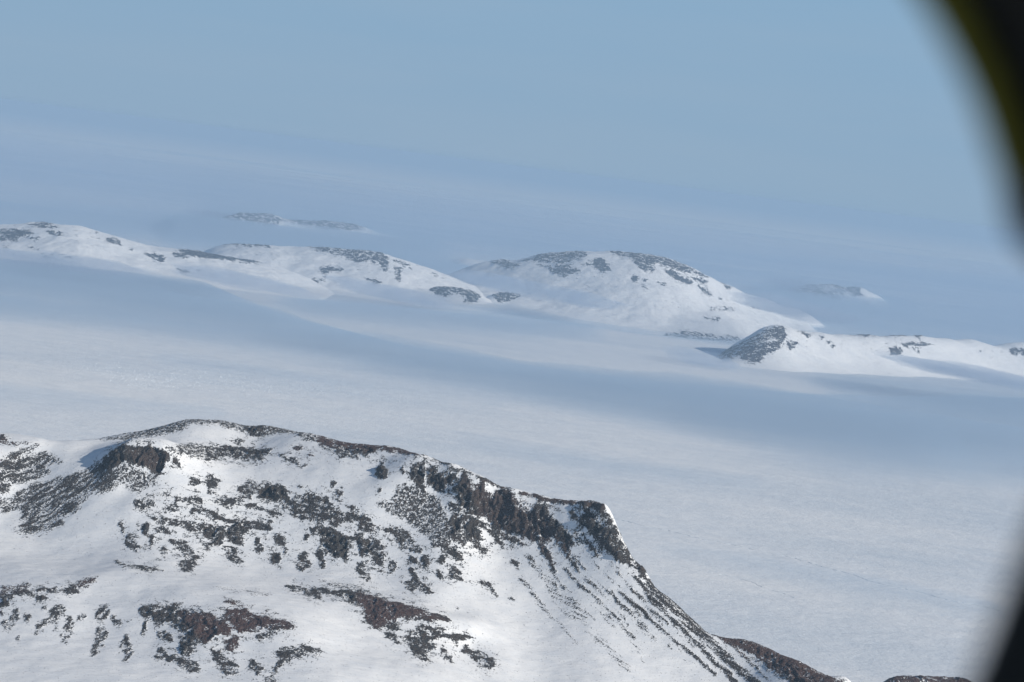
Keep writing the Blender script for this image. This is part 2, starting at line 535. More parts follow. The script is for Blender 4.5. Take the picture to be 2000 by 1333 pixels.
FACE_M = [
    (0, 872, 4090), (0, 910, 4030), (60, 868, 4100), (60, 905, 4060), (130, 880, 4085), (180, 872, 4110), (110, 915, 4035), (150, 920, 4010), (60, 940, 4010),
    (20, 985, 3960), (200, 912, 4000), (235, 875, 4002), (275, 874, 4000), (318, 880, 3998), (270, 862, 4125), (320, 864, 4120), (220, 866, 4120),
    (290, 928, 3965), (245, 945, 3950), (170, 985, 3915), (90, 1025, 3890), (0, 1050, 3850), (255, 985, 3895), (200, 1050, 3830), (110, 1075, 3800),
    (330, 960, 3930), (330, 1000, 3880), (330, 1045, 3825), (300, 1090, 3740), (300, 1130, 3610), (150, 1110, 3680), (30, 1110, 3670),
    (400, 866, 4130), (420, 900, 4055), (450, 935, 4000), (450, 980, 3930), (450, 1030, 3865), (450, 1080, 3800), (450, 1112, 3730), (450, 1150, 3580),
    (500, 858, 4170), (560, 870, 4110), (600, 895, 4050), (600, 925, 4000), (620, 965, 3940), (620, 1010, 3885), (620, 1060, 3825), (620, 1100, 3770), (620, 1135, 3690),
    (740, 905, 4000), (740, 950, 3930), (760, 1000, 3880), (760, 1050, 3825), (760, 1100, 3765), (780, 1150, 3680),
    (850, 915, 3945), (860, 950, 3915), (880, 1000, 3855), (880, 1050, 3800), (880, 1100, 3745), (880, 1150, 3680), (890, 1195, 3610), (920, 1260, 3510), (940, 1320, 3415),
    (960, 965, 3840), (970, 1020, 3800), (985, 1060, 3768), (995, 1100, 3725), (1005, 1150, 3665), (1020, 1200, 3605), (1040, 1260, 3525), (1060, 1320, 3440),
    (1060, 985, 3740), (1070, 1030, 3707), (1090, 1080, 3668), (1110, 1130, 3628), (1130, 1180, 3580), (1150, 1230, 3530), (1170, 1280, 3480), (1190, 1330, 3425),
    (1150, 1000, 3652), (1165, 1040, 3630), (1190, 1090, 3606), (1220, 1140, 3583), (1260, 1190, 3553), (1300, 1240, 3520), (1340, 1290, 3487), (1370, 1333, 3455),
    (1420, 1280, 3492), (1460, 1320, 3458),
    (0, 1148, 3560), (90, 1148, 3560), (180, 1130, 3600), (0, 1185, 3490), (90, 1190, 3475), (60, 1235, 3390), (60, 1290, 3270), (60, 1333, 3180), (170, 1170, 3530), (190, 1230, 3420), (190, 1290, 3290),
    (300, 1183, 3490), (400, 1195, 3455), (500, 1214, 3420), (560, 1228, 3400), (300, 1235, 3405), (400, 1250, 3360), (400, 1300, 3280), (500, 1265, 3345), (500, 1310, 3270), (300, 1290, 3300), (250, 1333, 3195), (600, 1280, 3325), (620, 1330, 3240),
    (690, 1270, 3390), (560, 1180, 3520),
    (600, 1148, 3655), (700, 1165, 3615), (780, 1190, 3565), (850, 1206, 3545), (920, 1225, 3535), (720, 1212, 3530), (760, 1245, 3480), (820, 1275, 3440), (860, 1312, 3370), (960, 1290, 3460),
    (-200, 920, 4000), (-200, 1050, 3800), (-200, 1150, 3560), (-200, 1250, 3350), (-200, 1333, 3170),
    (-150, 1450, 2960), (300, 1450, 2990), (700, 1450, 3080), (1100, 1450, 3240), (1400, 1430, 3330), (1550, 1420, 3330),
    (-150, 1650, 2680), (400, 1650, 2730), (900, 1650, 2830), (1300, 1600, 2950)]
BACK_M = [(720, 3500, -20), (820, 3250, -25), (620, 2800, -30), (760, 3900, -25), (520, 4250, -25), (300, 4600, -25), (-100, 4950, -25), (-600, 5100, -25), (-1300, 5100, -25), (900, 4300, -30), (900, 2700, -30), (200, 5100, -30)]

# (density, outline) lists by how the rock breaks up
ISO = [
 (.95, [(475,832),(518,832),(510,851),(490,850)]), (.9, [(0,850),(12,852),(12,862),(0,865)]),
 (1.15, [(190,908),(205,897),(215,884),(232,870),(240,867),(258,873),(275,873),(288,870),(305,875),(318,876),(330,893),(332,905),(322,900),(318,918),(313,929),(303,925),(292,914),(284,908),(270,912),(255,905),(240,903),(225,915),(205,917)]),
 (.85, [(335,893),(352,905),(355,917),(340,908)]),
 (.5, [(318,950),(340,955),(330,975),(318,972)]), (.5, [(283,965),(300,962),(305,972),(290,975)]), (.58, [(260,978),(272,976),(300,978),(308,985),(275,998),(262,992)]),
 (.62, [(312,990),(345,985),(355,995),(345,1000),(320,1003)]), (.62, [(338,970),(395,968),(400,1005),(370,1003),(375,985),(345,983)]), (.65, [(370,933),(395,930),(392,945),(378,955)]),
 (.58, [(285,1005),(320,1010),(345,1015),(400,1025),(400,1050),(375,1040),(350,1030),(320,1028),(300,1020)]), (1.05, [(275,1025),(292,1022),(290,1040),(282,1047),(276,1040)]),
 (.95, [(225,1023),(240,1022),(244,1042),(236,1043),(236,1030)]), (.9, [(293,1045),(302,1044),(298,1065),(292,1065)]), (.58, [(240,1045),(255,1045),(275,1066),(268,1078),(252,1076),(245,1066)]),
 (.7, [(330,1050),(360,1052),(372,1066),(390,1090),(385,1100),(380,1115),(360,1118),(350,1105),(362,1090),(350,1075),(335,1066)]), (.48, [(300,1030),(330,1030),(335,1045),(310,1048)]),
 (.5, [(285,1066),(300,1066),(295,1078)]), (.62, [(310,1066),(330,1068),(325,1085),(312,1088),(308,1075)]),
 (.62, [(218,1096),(240,1099),(275,1105),(320,1111),(318,1116),(285,1117),(262,1108),(235,1105)]),
 (.62, [(0,1158),(50,1150),(100,1148),(130,1148),(150,1138),(150,1152),(165,1150),(140,1165),(120,1160),(95,1158),(60,1160),(25,1168),(0,1172)]),
 (1.15, [(0,1170),(10,1168),(18,1180),(15,1186),(0,1187)]), (1.15, [(0,1193),(6,1192),(6,1205),(0,1205)]), (1.1, [(70,1162),(90,1163),(95,1172),(80,1175),(70,1172)]), (1, [(60,1170),(66,1172),(63,1177)]),
 (.75, [(270,1188),(300,1182),(345,1182),(375,1195),(400,1198),(400,1240),(385,1250),(372,1245),(375,1220),(365,1240),(345,1232),(335,1215),(310,1215),(295,1210),(278,1208)]),
 (1.05, [(345,1195),(400,1198),(440,1215),(455,1235),(430,1240),(400,1255),(380,1240),(365,1220)]),
 (.68, [(305,1230),(320,1230),(340,1245),(340,1255),(320,1250),(308,1242)]), (.88, [(355,1245),(375,1240),(380,1265),(370,1285),(355,1285),(348,1270)]),
 (.58, [(300,1285),(315,1265),(335,1275),(350,1290),(345,1300),(320,1290)]), (.58, [(340,1285),(385,1290),(395,1310),(372,1316),(350,1305)]), (.5, [(400,1066),(415,1068),(412,1080),(400,1082)]),
 (.6, [(438,1066),(460,1068),(465,1085),(475,1100),(472,1111),(455,1102),(445,1090)]), (.95, [(500,1066),(516,1066),(513,1080),(505,1083)]), (.98, [(525,1084),(540,1079),(552,1088),(545,1103),(535,1102),(524,1092)]),
 (1, [(555,1066),(562,1070),(562,1080),(556,1078)]), (.68, [(578,1080),(595,1075),(605,1090),(608,1108),(590,1115),(575,1112),(582,1095)]), (.75, [(616,1072),(628,1070),(635,1090),(636,1108),(622,1112),(618,1090)]),
 (1.05, [(633,1060),(680,1060),(680,1090),(674,1097),(662,1085),(655,1093),(645,1082)]), (.88, [(700,1072),(715,1066),(735,1080),(752,1090),(745,1105),(735,1100),(725,1090),(705,1090)]),
 (.58, [(697,1095),(708,1094),(720,1115),(730,1130),(715,1138),(702,1128),(695,1115)]), (.55, [(710,1100),(740,1110),(765,1122),(760,1126),(730,1115)]), (.7, [(755,1105),(770,1095),(778,1105),(772,1118),(758,1118)]),
 (.72, [(552,1143),(575,1143),(600,1150),(612,1160),(605,1166),(595,1155),(560,1150)]), (.74, [(590,1150),(640,1148),(690,1155),(720,1160),(740,1168),(700,1180),(685,1175),(660,1165),(635,1158),(615,1165)]),
 (.98, [(690,1160),(730,1163),(770,1175),(800,1185),(830,1193),(800,1200),(775,1205),(750,1220),(730,1228),(715,1205),(712,1190),(720,1185),(705,1180)]),
 (1, [(615,1165),(632,1165),(630,1172),(618,1170)]), (1, [(678,1170),(692,1168),(690,1180),(682,1180)]), (.9, [(690,1193),(704,1191),(695,1196)]),
 (.65, [(425,1175),(450,1170),(465,1180),(490,1190),(480,1193),(450,1182)]), (.95, [(440,1195),(470,1190),(520,1208),(545,1210),(560,1215),(580,1228),(565,1230),(530,1225),(490,1230),(470,1240),(460,1225),(440,1210)]),
 (.8, [(500,1195),(520,1198),(546,1207),(530,1207)]), (.62, [(525,1220),(560,1225),(565,1235),(530,1232)]), (.6, [(500,1240),(520,1235),(525,1245),(512,1255),(500,1250)]),
 (.95, [(455,1245),(465,1243),(465,1260),(458,1277),(440,1268),(435,1255),(448,1250)]), (.6, [(410,1265),(430,1268),(445,1285),(470,1300),(465,1320),(440,1320),(430,1300),(415,1290)]),
 (.7, [(485,1285),(500,1290),(510,1310),(508,1325),(500,1318),(490,1305)]), (.74, [(540,1270),(570,1263),(600,1265),(633,1270),(630,1278),(600,1278),(580,1285),(570,1297),(555,1290),(542,1282)]),
 (.74, [(530,1305),(545,1290),(555,1290),(545,1310),(540,1318)]), (.58, [(510,1325),(535,1320),(540,1336),(515,1336)]), (.52, [(500,1298),(520,1300),(530,1310),(515,1312)]),
 (.92, [(712,1190),(780,1195),(760,1215),(735,1230),(720,1220)]), (.82, [(780,1190),(830,1193),(870,1203),(885,1217),(865,1213),(835,1205),(800,1200)]), (.62, [(780,1198),(830,1200),(855,1212),(850,1217),(805,1213),(785,1205)]),
 (.68, [(745,1235),(775,1215),(795,1215),(785,1225),(770,1240),(785,1255),(775,1262),(755,1245)]),
 (.68, [(805,1228),(835,1220),(865,1225),(875,1238),(895,1235),(930,1248),(895,1255),(870,1245),(855,1250),(835,1255),(800,1255),(792,1245)]),
 (.65, [(795,1255),(840,1255),(855,1262),(840,1275),(838,1290),(825,1296),(808,1280),(800,1265)]), (.68, [(855,1265),(870,1270),(885,1285),(882,1296),(870,1285),(858,1275)]),
 (.6, [(895,1270),(910,1262),(940,1270),(968,1290),(965,1312),(945,1305),(925,1295),(920,1285)]), (.65, [(925,1305),(935,1310),(938,1318),(928,1312)]),
 (.92, [(798,1109),(808,1110),(815,1125),(840,1150),(848,1163),(835,1163),(820,1145),(805,1130)]), (.62, [(780,1135),(805,1135),(812,1150),(803,1158),(790,1150)]),
 (.58, [(850,1108),(860,1115),(870,1130),(875,1138),(855,1128)]), (.8, [(873,1120),(885,1105),(900,1108),(900,1125),(908,1138),(895,1135),(875,1128)]), (.88, [(858,1082),(868,1085),(870,1100),(862,1105),(855,1095)]),
 (1, [(858,1066),(885,1066),(905,1085),(907,1097),(890,1095),(875,1080)]), (.88, [(795,1082),(805,1083),(815,1095),(810,1105),(800,1092)]), (.86, [(820,1090),(835,1085),(840,1105),(835,1116),(822,1105)]),
 (.5, [(938,1130),(955,1137),(970,1155),(975,1167),(965,1165),(955,1150),(938,1145)]), (.5, [(910,1127),(922,1135),(930,1145),(920,1143)]), (.4, [(985,1160),(1008,1175),(1005,1178),(990,1170)]), (.6, [(888,1183),(897,1188),(895,1190)]),
 (1.05, [(742,900),(748,902),(758,920),(755,935),(745,937),(733,928),(737,915)]), (1.1, [(783,911),(790,914),(790,926),(783,924)]), (1.2, [(738,952),(746,955),(745,965),(739,961)]),
 (.92, [(700,868),(735,872),(728,885),(712,890),(700,885)]), (.62, [(745,877),(770,878),(772,890),(760,890)]),
 (.68, [(820,886),(880,905),(940,932),(1000,958),(1000,965),(960,947),(930,934),(885,916),(865,907),(830,894)]),
 (1.1, [(1005,958),(1060,970),(1110,979),(1150,981),(1182,987),(1182,996),(1150,989),(1100,987),(1060,979),(1020,969)]),
 (.9, [(800,918),(818,903),(832,907),(832,925),(828,940),(832,960),(820,955),(808,945),(803,930)]), (1.02, [(837,912),(850,910),(865,935),(880,925),(885,917),(893,925),(885,940),(870,950),(868,965),(855,960),(845,950),(838,945)]),
 (1.02, [(880,955),(895,945),(905,922),(912,935),(922,955),(925,980),(930,990),(915,985),(905,970),(895,960)]), (.95, [(820,950),(830,945),(832,963),(826,962)]),
 (1.08, [(930,960),(935,945),(942,938),(950,945),(945,955),(955,975),(968,985),(975,1000),(965,1010),(945,1008),(930,1005),(920,990),(930,980)]),
 (1.08, [(960,985),(968,960),(985,955),(1000,962),(1005,980),(1015,995),(1025,1010),(1035,1020),(1040,1040),(1050,1056),(1030,1052),(1005,1040),(1005,1025),(990,1030),(975,1020),(955,1005)]),
 (1, [(1008,967),(1017,985),(1010,988)]), (1, [(1024,983),(1035,1000),(1043,1019),(1029,1006)]),
 (1.08, [(1042,985),(1062,990),(1070,1010),(1085,1020),(1100,1035),(1115,1045),(1122,1060),(1120,1070),(1108,1060),(1118,1080),(1128,1092),(1110,1078),(1100,1065),(1085,1055),(1075,1045),(1065,1060),(1052,1040),(1045,1015)]),
 (1, [(1100,1066),(1110,1080),(1125,1100),(1135,1120),(1125,1112),(1112,1095),(1103,1085)]), (1.02, [(1048,1056),(1065,1065),(1077,1085),(1078,1100),(1090,1122),(1080,1115),(1070,1095),(1053,1075)]),
 (1.03, [(1110,1000),(1118,997),(1130,1015),(1140,1003),(1135,990),(1150,988),(1158,1000),(1165,1015),(1178,1025),(1190,1040),(1195,1060),(1215,1085),(1235,1100),(1240,1108),(1230,1108),(1212,1095),(1205,1100),(1190,1080),(1170,1055),(1150,1040),(1135,1025),(1120,1015)]),
 (.72, [(1155,990),(1180,990),(1190,1005),(1198,1022),(1210,1045),(1215,1060),(1233,1085),(1238,1098),(1215,1085),(1195,1055),(1190,1040),(1178,1020),(1165,1005)]),
 (.92, [(925,985),(960,975),(1045,1000),(1078,1030),(1055,1060),(1000,1045),(950,1015)]), (.85, [(880,952),(930,958),(938,1005),(900,985)]), (.85, [(1020,1000),(1060,985),(1110,1040),(1080,1050)]),
 (.98, [(1130,1025),(1140,1045),(1160,1070),(1172,1088),(1165,1088),(1150,1070),(1138,1050)]), (.92, [(1127,1048),(1138,1055),(1145,1068),(1135,1060)]), (1.05, [(1235,1096),(1247,1097),(1262,1108),(1262,1127),(1272,1142),(1255,1132),(1245,1112)]),
 (.9, [(905,1025),(920,1020),(935,1030),(945,1040),(935,1050),(945,1070),(958,1075),(948,1085),(930,1070),(915,1055),(905,1045)]), (.85, [(880,1010),(905,1015),(900,1045),(902,1055),(907,1070),(895,1065),(880,1050),(878,1030)]),
 (.74, [(870,980),(905,985),(925,1000),(935,1015),(945,1035),(925,1025),(900,1015),(880,1005)]), (.85, [(945,1020),(970,1025),(985,1038),(975,1040),(955,1032)]), (.92, [(945,1030),(970,1040),(980,1055),(985,1075),(975,1065),(962,1050)]),
 (.95, [(980,1048),(1005,1052),(1025,1065),(1015,1066),(995,1058)]), (.68, [(748,1035),(775,1030),(800,1045),(820,1070),(825,1085),(805,1080),(790,1070),(775,1063),(765,1050)]), (.62, [(765,1025),(790,1030),(810,1045),(795,1045)]),
 (.78, [(835,1055),(860,1065),(880,1085),(905,1100),(895,1095),(870,1075),(850,1070)]), (.64, [(700,1010),(720,1010),(742,1033),(745,1050),(720,1045),(700,1040)]), (.8, [(690,1042),(745,1060),(750,1075),(735,1080),(715,1070),(700,1072)]),
 (.9, [(995,1085),(1005,1095),(1015,1105),(1012,1110),(1000,1100)]),
 (.65, [(438,860),(475,858),(485,862),(460,866)]), (.75, [(400,872),(460,870),(520,875),(535,878),(525,888),(518,895),(510,905),(500,895),(490,898),(485,903),(470,898),(440,893),(400,900),(400,880)]),
 (.58, [(543,885),(560,888),(580,898),(598,908),(597,915),(585,912),(570,903),(545,897)]), (.88, [(567,872),(596,872),(590,878),(582,878),(590,885),(578,881)]), (.68, [(590,885),(610,888),(625,894),(600,893)]), (.7, [(630,898),(643,900),(640,904)]),
 (.68, [(650,883),(690,872),(735,870),(730,888),(705,890),(690,895),(660,895)]), (.9, [(620,852),(700,868),(690,878),(660,878),(620,868)]), (.92, [(690,866),(760,870),(822,886),(815,889),(793,889),(770,881),(740,877)]),
 (.75, [(400,930),(415,930),(433,942),(430,950),(415,955),(418,965),(405,967)]), (.65, [(460,958),(480,940),(495,943),(498,960),(490,975),(480,975),(470,975)]), (.62, [(416,980),(440,970),(462,972),(458,990),(440,993),(422,988)]),
 (1, [(505,955),(530,948),(545,955),(560,952),(562,968),(548,975),(535,975),(510,975),(505,970)]), (.7, [(495,950),(510,945),(515,958),(505,962)]),
 (.72, [(530,978),(560,968),(580,980),(600,960),(612,955),(620,970),(640,970),(650,985),(665,990),(665,1010),(690,1010),(680,1020),(660,1030),(640,1020),(610,1020),(590,1005),(570,1005),(545,985)]), (.74, [(640,1000),(670,1000),(700,1005),(705,1015),(680,1015)]),
 (1.15, [(645,939),(653,940),(653,952),(646,951)]), (1.05, [(654,954),(662,957),(669,970),(664,975),(655,964)]), (.55, [(650,970),(668,980),(660,985)]), (.9, [(633,957),(642,958),(640,962)]), (.8, [(580,950),(590,947),(588,954)]),
 (.74, [(680,983),(695,985),(705,1000),(700,1010),(685,1000)]), (.68, [(465,980),(500,985),(520,995),(545,1000),(555,1005),(535,1010),(515,1000),(490,992),(465,988)]),
 (.84, [(400,995),(415,1000),(430,1010),(460,1015),(490,1020),(520,1020),(530,1030),(525,1040),(500,1035),(470,1030),(440,1020),(410,1015),(400,1010)]),
 (.86, [(400,1025),(420,1025),(440,1035),(450,1025),(480,1030),(490,1042),(475,1045),(478,1066),(455,1066),(450,1050),(430,1050),(437,1066),(408,1066),(412,1055),(400,1050)]),
 (.7, [(520,1015),(545,1012),(530,1022)]), (.62, [(555,1005),(600,1010),(610,1020),(590,1015)]), (.76, [(530,1050),(545,1040),(560,1045),(560,1066),(545,1066),(535,1060)]), (1.05, [(495,1050),(508,1050),(505,1066),(497,1060)]),
 (.82, [(585,1040),(605,1030),(650,1030),(670,1045),(695,1055),(690,1062),(675,1060),(665,1066),(640,1066),(625,1060),(620,1045),(600,1035)]), (1, [(592,1045),(605,1045),(603,1056),(595,1054)]),
 (.95, [(1400,1240),(1430,1244),(1465,1251),(1500,1266),(1560,1290),(1620,1320),(1650,1335),(1650,1360),(1560,1350),(1530,1322),(1500,1302),(1470,1277),(1440,1262)]),
]
FINE = [
 (.66, [(180,858),(260,845),(300,835),(345,823),(362,818),(400,817),(440,820),(470,829),(517,830),(560,836),(600,845),(640,855),(640,866),(600,860),(575,850),(540,845),(520,852),(500,851),(478,845),(450,838),(420,829),(375,828),(360,838),(330,848),(285,853),(240,860)]),
 (.55, [(190,908),(225,915),(240,903),(260,915),(300,925),(308,945),(290,950),(275,965),(258,960),(245,948),(230,945),(215,960),(190,970)]),
 (.58, [(320,872),(350,868),(400,868),(400,900),(385,898),(360,890),(345,890)]), (.9, [(0,862),(40,866),(60,864),(60,868),(30,870),(0,866)]), (.65, [(0,1145),(30,1145),(55,1135),(60,1145),(40,1158),(0,1160)]), (.85, [(150,1138),(170,1130),(188,1126),(191,1131),(180,1142),(165,1148),(150,1150)]),
 (.66, [(772,948),(790,945),(812,955),(845,965),(860,975),(870,1000),(880,1020),(885,1050),(880,1075),(860,1070),(845,1060),(835,1050),(815,1035),(795,1015),(765,1005),(735,985),(735,980),(765,980),(770,965)]),
 (.42, [(620,1135),(660,1138),(700,1148),(735,1160),(760,1172),(735,1168),(690,1155),(640,1145)]), (.36, [(400,1146),(450,1149),(490,1153),(530,1158),(528,1164),(500,1160),(450,1155)]),
]
SLEFT = [
 (.72, [(205,898),(150,925),(110,935),(60,948),(30,965),(0,985),(0,1005),(30,1000),(45,1005),(35,1035),(50,1045),(90,1030),(118,1030),(125,1010),(150,1000),(160,985),(180,965),(215,960),(230,945),(225,915)]),
 (.55, [(20,1035),(60,1020),(100,1020),(118,1028),(90,1042),(50,1047)]), (.68, [(-40,930),(0,900),(25,885),(75,888),(85,882),(118,895),(120,905),(90,910),(100,925),(60,940),(20,955),(0,985),(-40,1000)]), (.5, [(0,895),(40,880),(60,870),(80,868),(60,885),(30,895),(0,920)]),  # last outline paints a band of shade as rock
]
SDOWN = [
 (.55, [(5,1215),(30,1192),(40,1190),(35,1210),(20,1235),(5,1230)]), (.55, [(45,1200),(62,1195),(58,1220),(48,1222)]), (.7, [(85,1172),(92,1175),(88,1195),(82,1195)]), (.64, [(95,1190),(115,1178),(127,1185),(130,1205),(110,1205),(115,1225),(110,1232),(92,1218),(93,1205)]),
 (.5, [(70,1220),(90,1205),(92,1215),(80,1240),(66,1238)]), (.6, [(130,1205),(142,1205),(143,1235),(128,1262),(118,1250),(125,1225)]), (.68, [(155,1205),(165,1200),(172,1203),(158,1218),(150,1220)]),
 (.6, [(185,1190),(205,1178),(215,1175),(212,1190),(225,1205),(240,1210),(258,1208),(240,1222),(230,1228),(215,1205),(200,1218),(185,1212)]), (.64, [(185,1225),(205,1222),(212,1235),(205,1250),(200,1265),(180,1287),(175,1285),(182,1255),(190,1240)]),
 (.6, [(242,1240),(252,1238),(250,1255),(265,1270),(250,1292),(240,1293),(242,1275),(230,1275)]), (.85, [(280,1212),(287,1210),(285,1245),(277,1250),(276,1240)]), (.4, [(30,1250),(40,1240),(40,1260),(55,1265)]),
]
SRIGHT = [(.55, [(1015,1076),(1040,1085),(1045,1100),(1065,1115),(1085,1135),(1095,1160),(1080,1145),(1060,1130),(1035,1110),(1030,1095)]), (.25, [(1060,1130),(1100,1160),(1140,1210),(1120,1215),(1080,1180)])]
LINES = [  # width, density, course of a rock streak down the right-hand slope
 (5, .55, [(1140,1126),(1166,1150),(1190,1178),(1220,1208)]), (6, .66, [(1186,1154),(1212,1178),(1236,1202),(1264,1230)]), (7, .74, [(1212,1156),(1240,1182),(1272,1210),(1300,1234),(1324,1258),(1356,1282),(1396,1316)]),
 (5, .45, [(1248,1164),(1280,1194),(1302,1216)]), (10, .82, [(1266,1160),(1296,1196),(1330,1226),(1364,1258),(1390,1288),(1412,1306),(1440,1336)]), (16, .84, [(1270,1142),(1300,1174),(1330,1202),(1356,1226),(1384,1252),(1420,1288),(1450,1312),(1480,1338)]),
 (9, .8, [(1268,1136),(1300,1164),(1350,1208),(1394,1238)]), (6, .75, [(1400,1242),(1428,1262),(1458,1284),(1486,1294)]), (8, .62, [(1144,1152),(1160,1166),(1176,1186)]), (7, .48, [(1184,1186),(1210,1218),(1240,1246)]),
 (8, .56, [(1104,1110),(1120,1134),(1140,1148)]), (14, .27, [(1100,1150),(1130,1190),(1152,1236),(1180,1258),(1204,1284),(1228,1306)]), (6, .68, [(1206,1116),(1238,1154)]), (9, .85, [(1240,1130),(1276,1170),(1298,1190)]),
 (9, .5, [(1018,1130),(1046,1164)]), (6, .55, [(1080,1120),(1104,1154)]), (6, .45, [(1054,1176),(1070,1198)]), (3, .6, [(1120,1085),(1150,1118),(1180,1150)]), (3, .5, [(1160,1095),(1200,1140)])]
BROWN = [
 (1, [(345,1195),(400,1198),(440,1215),(470,1205),(560,1215),(580,1228),(530,1225),(470,1240),(430,1240),(400,1255),(365,1220)]), (.9, [(430,1165),(560,1205),(560,1215),(440,1210)]), (.8, [(435,1240),(470,1240),(465,1260),(458,1278),(435,1265)]),
 (1, [(690,1160),(730,1163),(770,1175),(830,1193),(885,1217),(800,1205),(750,1222),(730,1230),(712,1200)]), (.9, [(620,848),(700,862),(820,882),(820,892),(740,882),(690,880),(620,870)]), (.9, [(0,858),(70,860),(70,872),(0,872)]), (.8, [(145,1125),(195,1125),(190,1145),(150,1152)]),
 (.8, [(0,1140),(40,1140),(60,1150),(0,1162)]), (.5, [(1005,955),(1185,982),(1185,998),(1005,970)]), (.85, [(1380,1230),(1500,1260),(1660,1330),(1660,1370),(1500,1310),(1420,1270)]), (.8, [(560,868),(650,890),(650,908),(560,885)]),
 (.35, [(900,930),(1000,955),(1130,1080),(1090,1110),(940,1010)]), (.35, [(250,880),(330,885),(320,925),(270,910)]), (.4, [(430,1150),(540,1155),(540,1170),(430,1165)])]

PARTS_M = [  # name, label, outline within which the bare rock is a part of its own
 ("rock_crag", "dark blocky crag standing out of the upper snow slope", [(180,912),(232,862),(330,866),(360,895),(360,922),(320,940),(240,925)]),
 ("cliff_band", "brown grey cliff band below the summit edge", [(795,900),(840,895),(1000,955),(1190,985),(1240,1098),(1275,1140),(1250,1140),(1200,1105),(1140,1125),(1095,1128),(1040,1090),(980,1080),(895,1075),(875,1010),(860,975),(830,970),(795,950)]),
 ("scree_slope", "shadowed dark scree below the crag", [(230,905),(230,965),(120,1040),(20,1060),(-60,1040),(-60,930),(20,880),(120,885),(130,925)]),
 ("brown_knoll", "rounded brown knoll of bare ground nearest the bottom edge", [(255,1170),(420,1160),(600,1225),(640,1270),(540,1340),(300,1320)]),
 ("brown_knoll", "brown knoll of bare ground on the lower right bench", [(545,1138),(640,1130),(900,1210),(980,1290),(960,1325),(800,1300),(700,1230),(610,1175)]),
 ("boulder_field", "field of scattered dark boulders across the middle of the face", [(360,920),(520,935),(680,930),(800,1010),(860,1075),(920,1140),(700,1140),(380,1120),(360,1020),(210,1090),(220,1000),(320,940)]),
 ("rocky_spur", "low brown spur running down to the sea ice", [(1400,1235),(1520,1262),(1680,1345),(1680,1380),(1500,1380),(1490,1330),(1440,1275)]),
]

def masks(groups, k=2):
    out = []
    for g in groups:
        r = new_raster()
        for d, p in g:
            fill(r, p, d)
        out.append(r)
    return out

def shoulder(lst):
    return [(x, y, Y + 170.0 * float(sstep(820, 1180, x)) * min(1.0, max(0.0, (1400 - y) / 400.0))) for x, y, Y in lst]

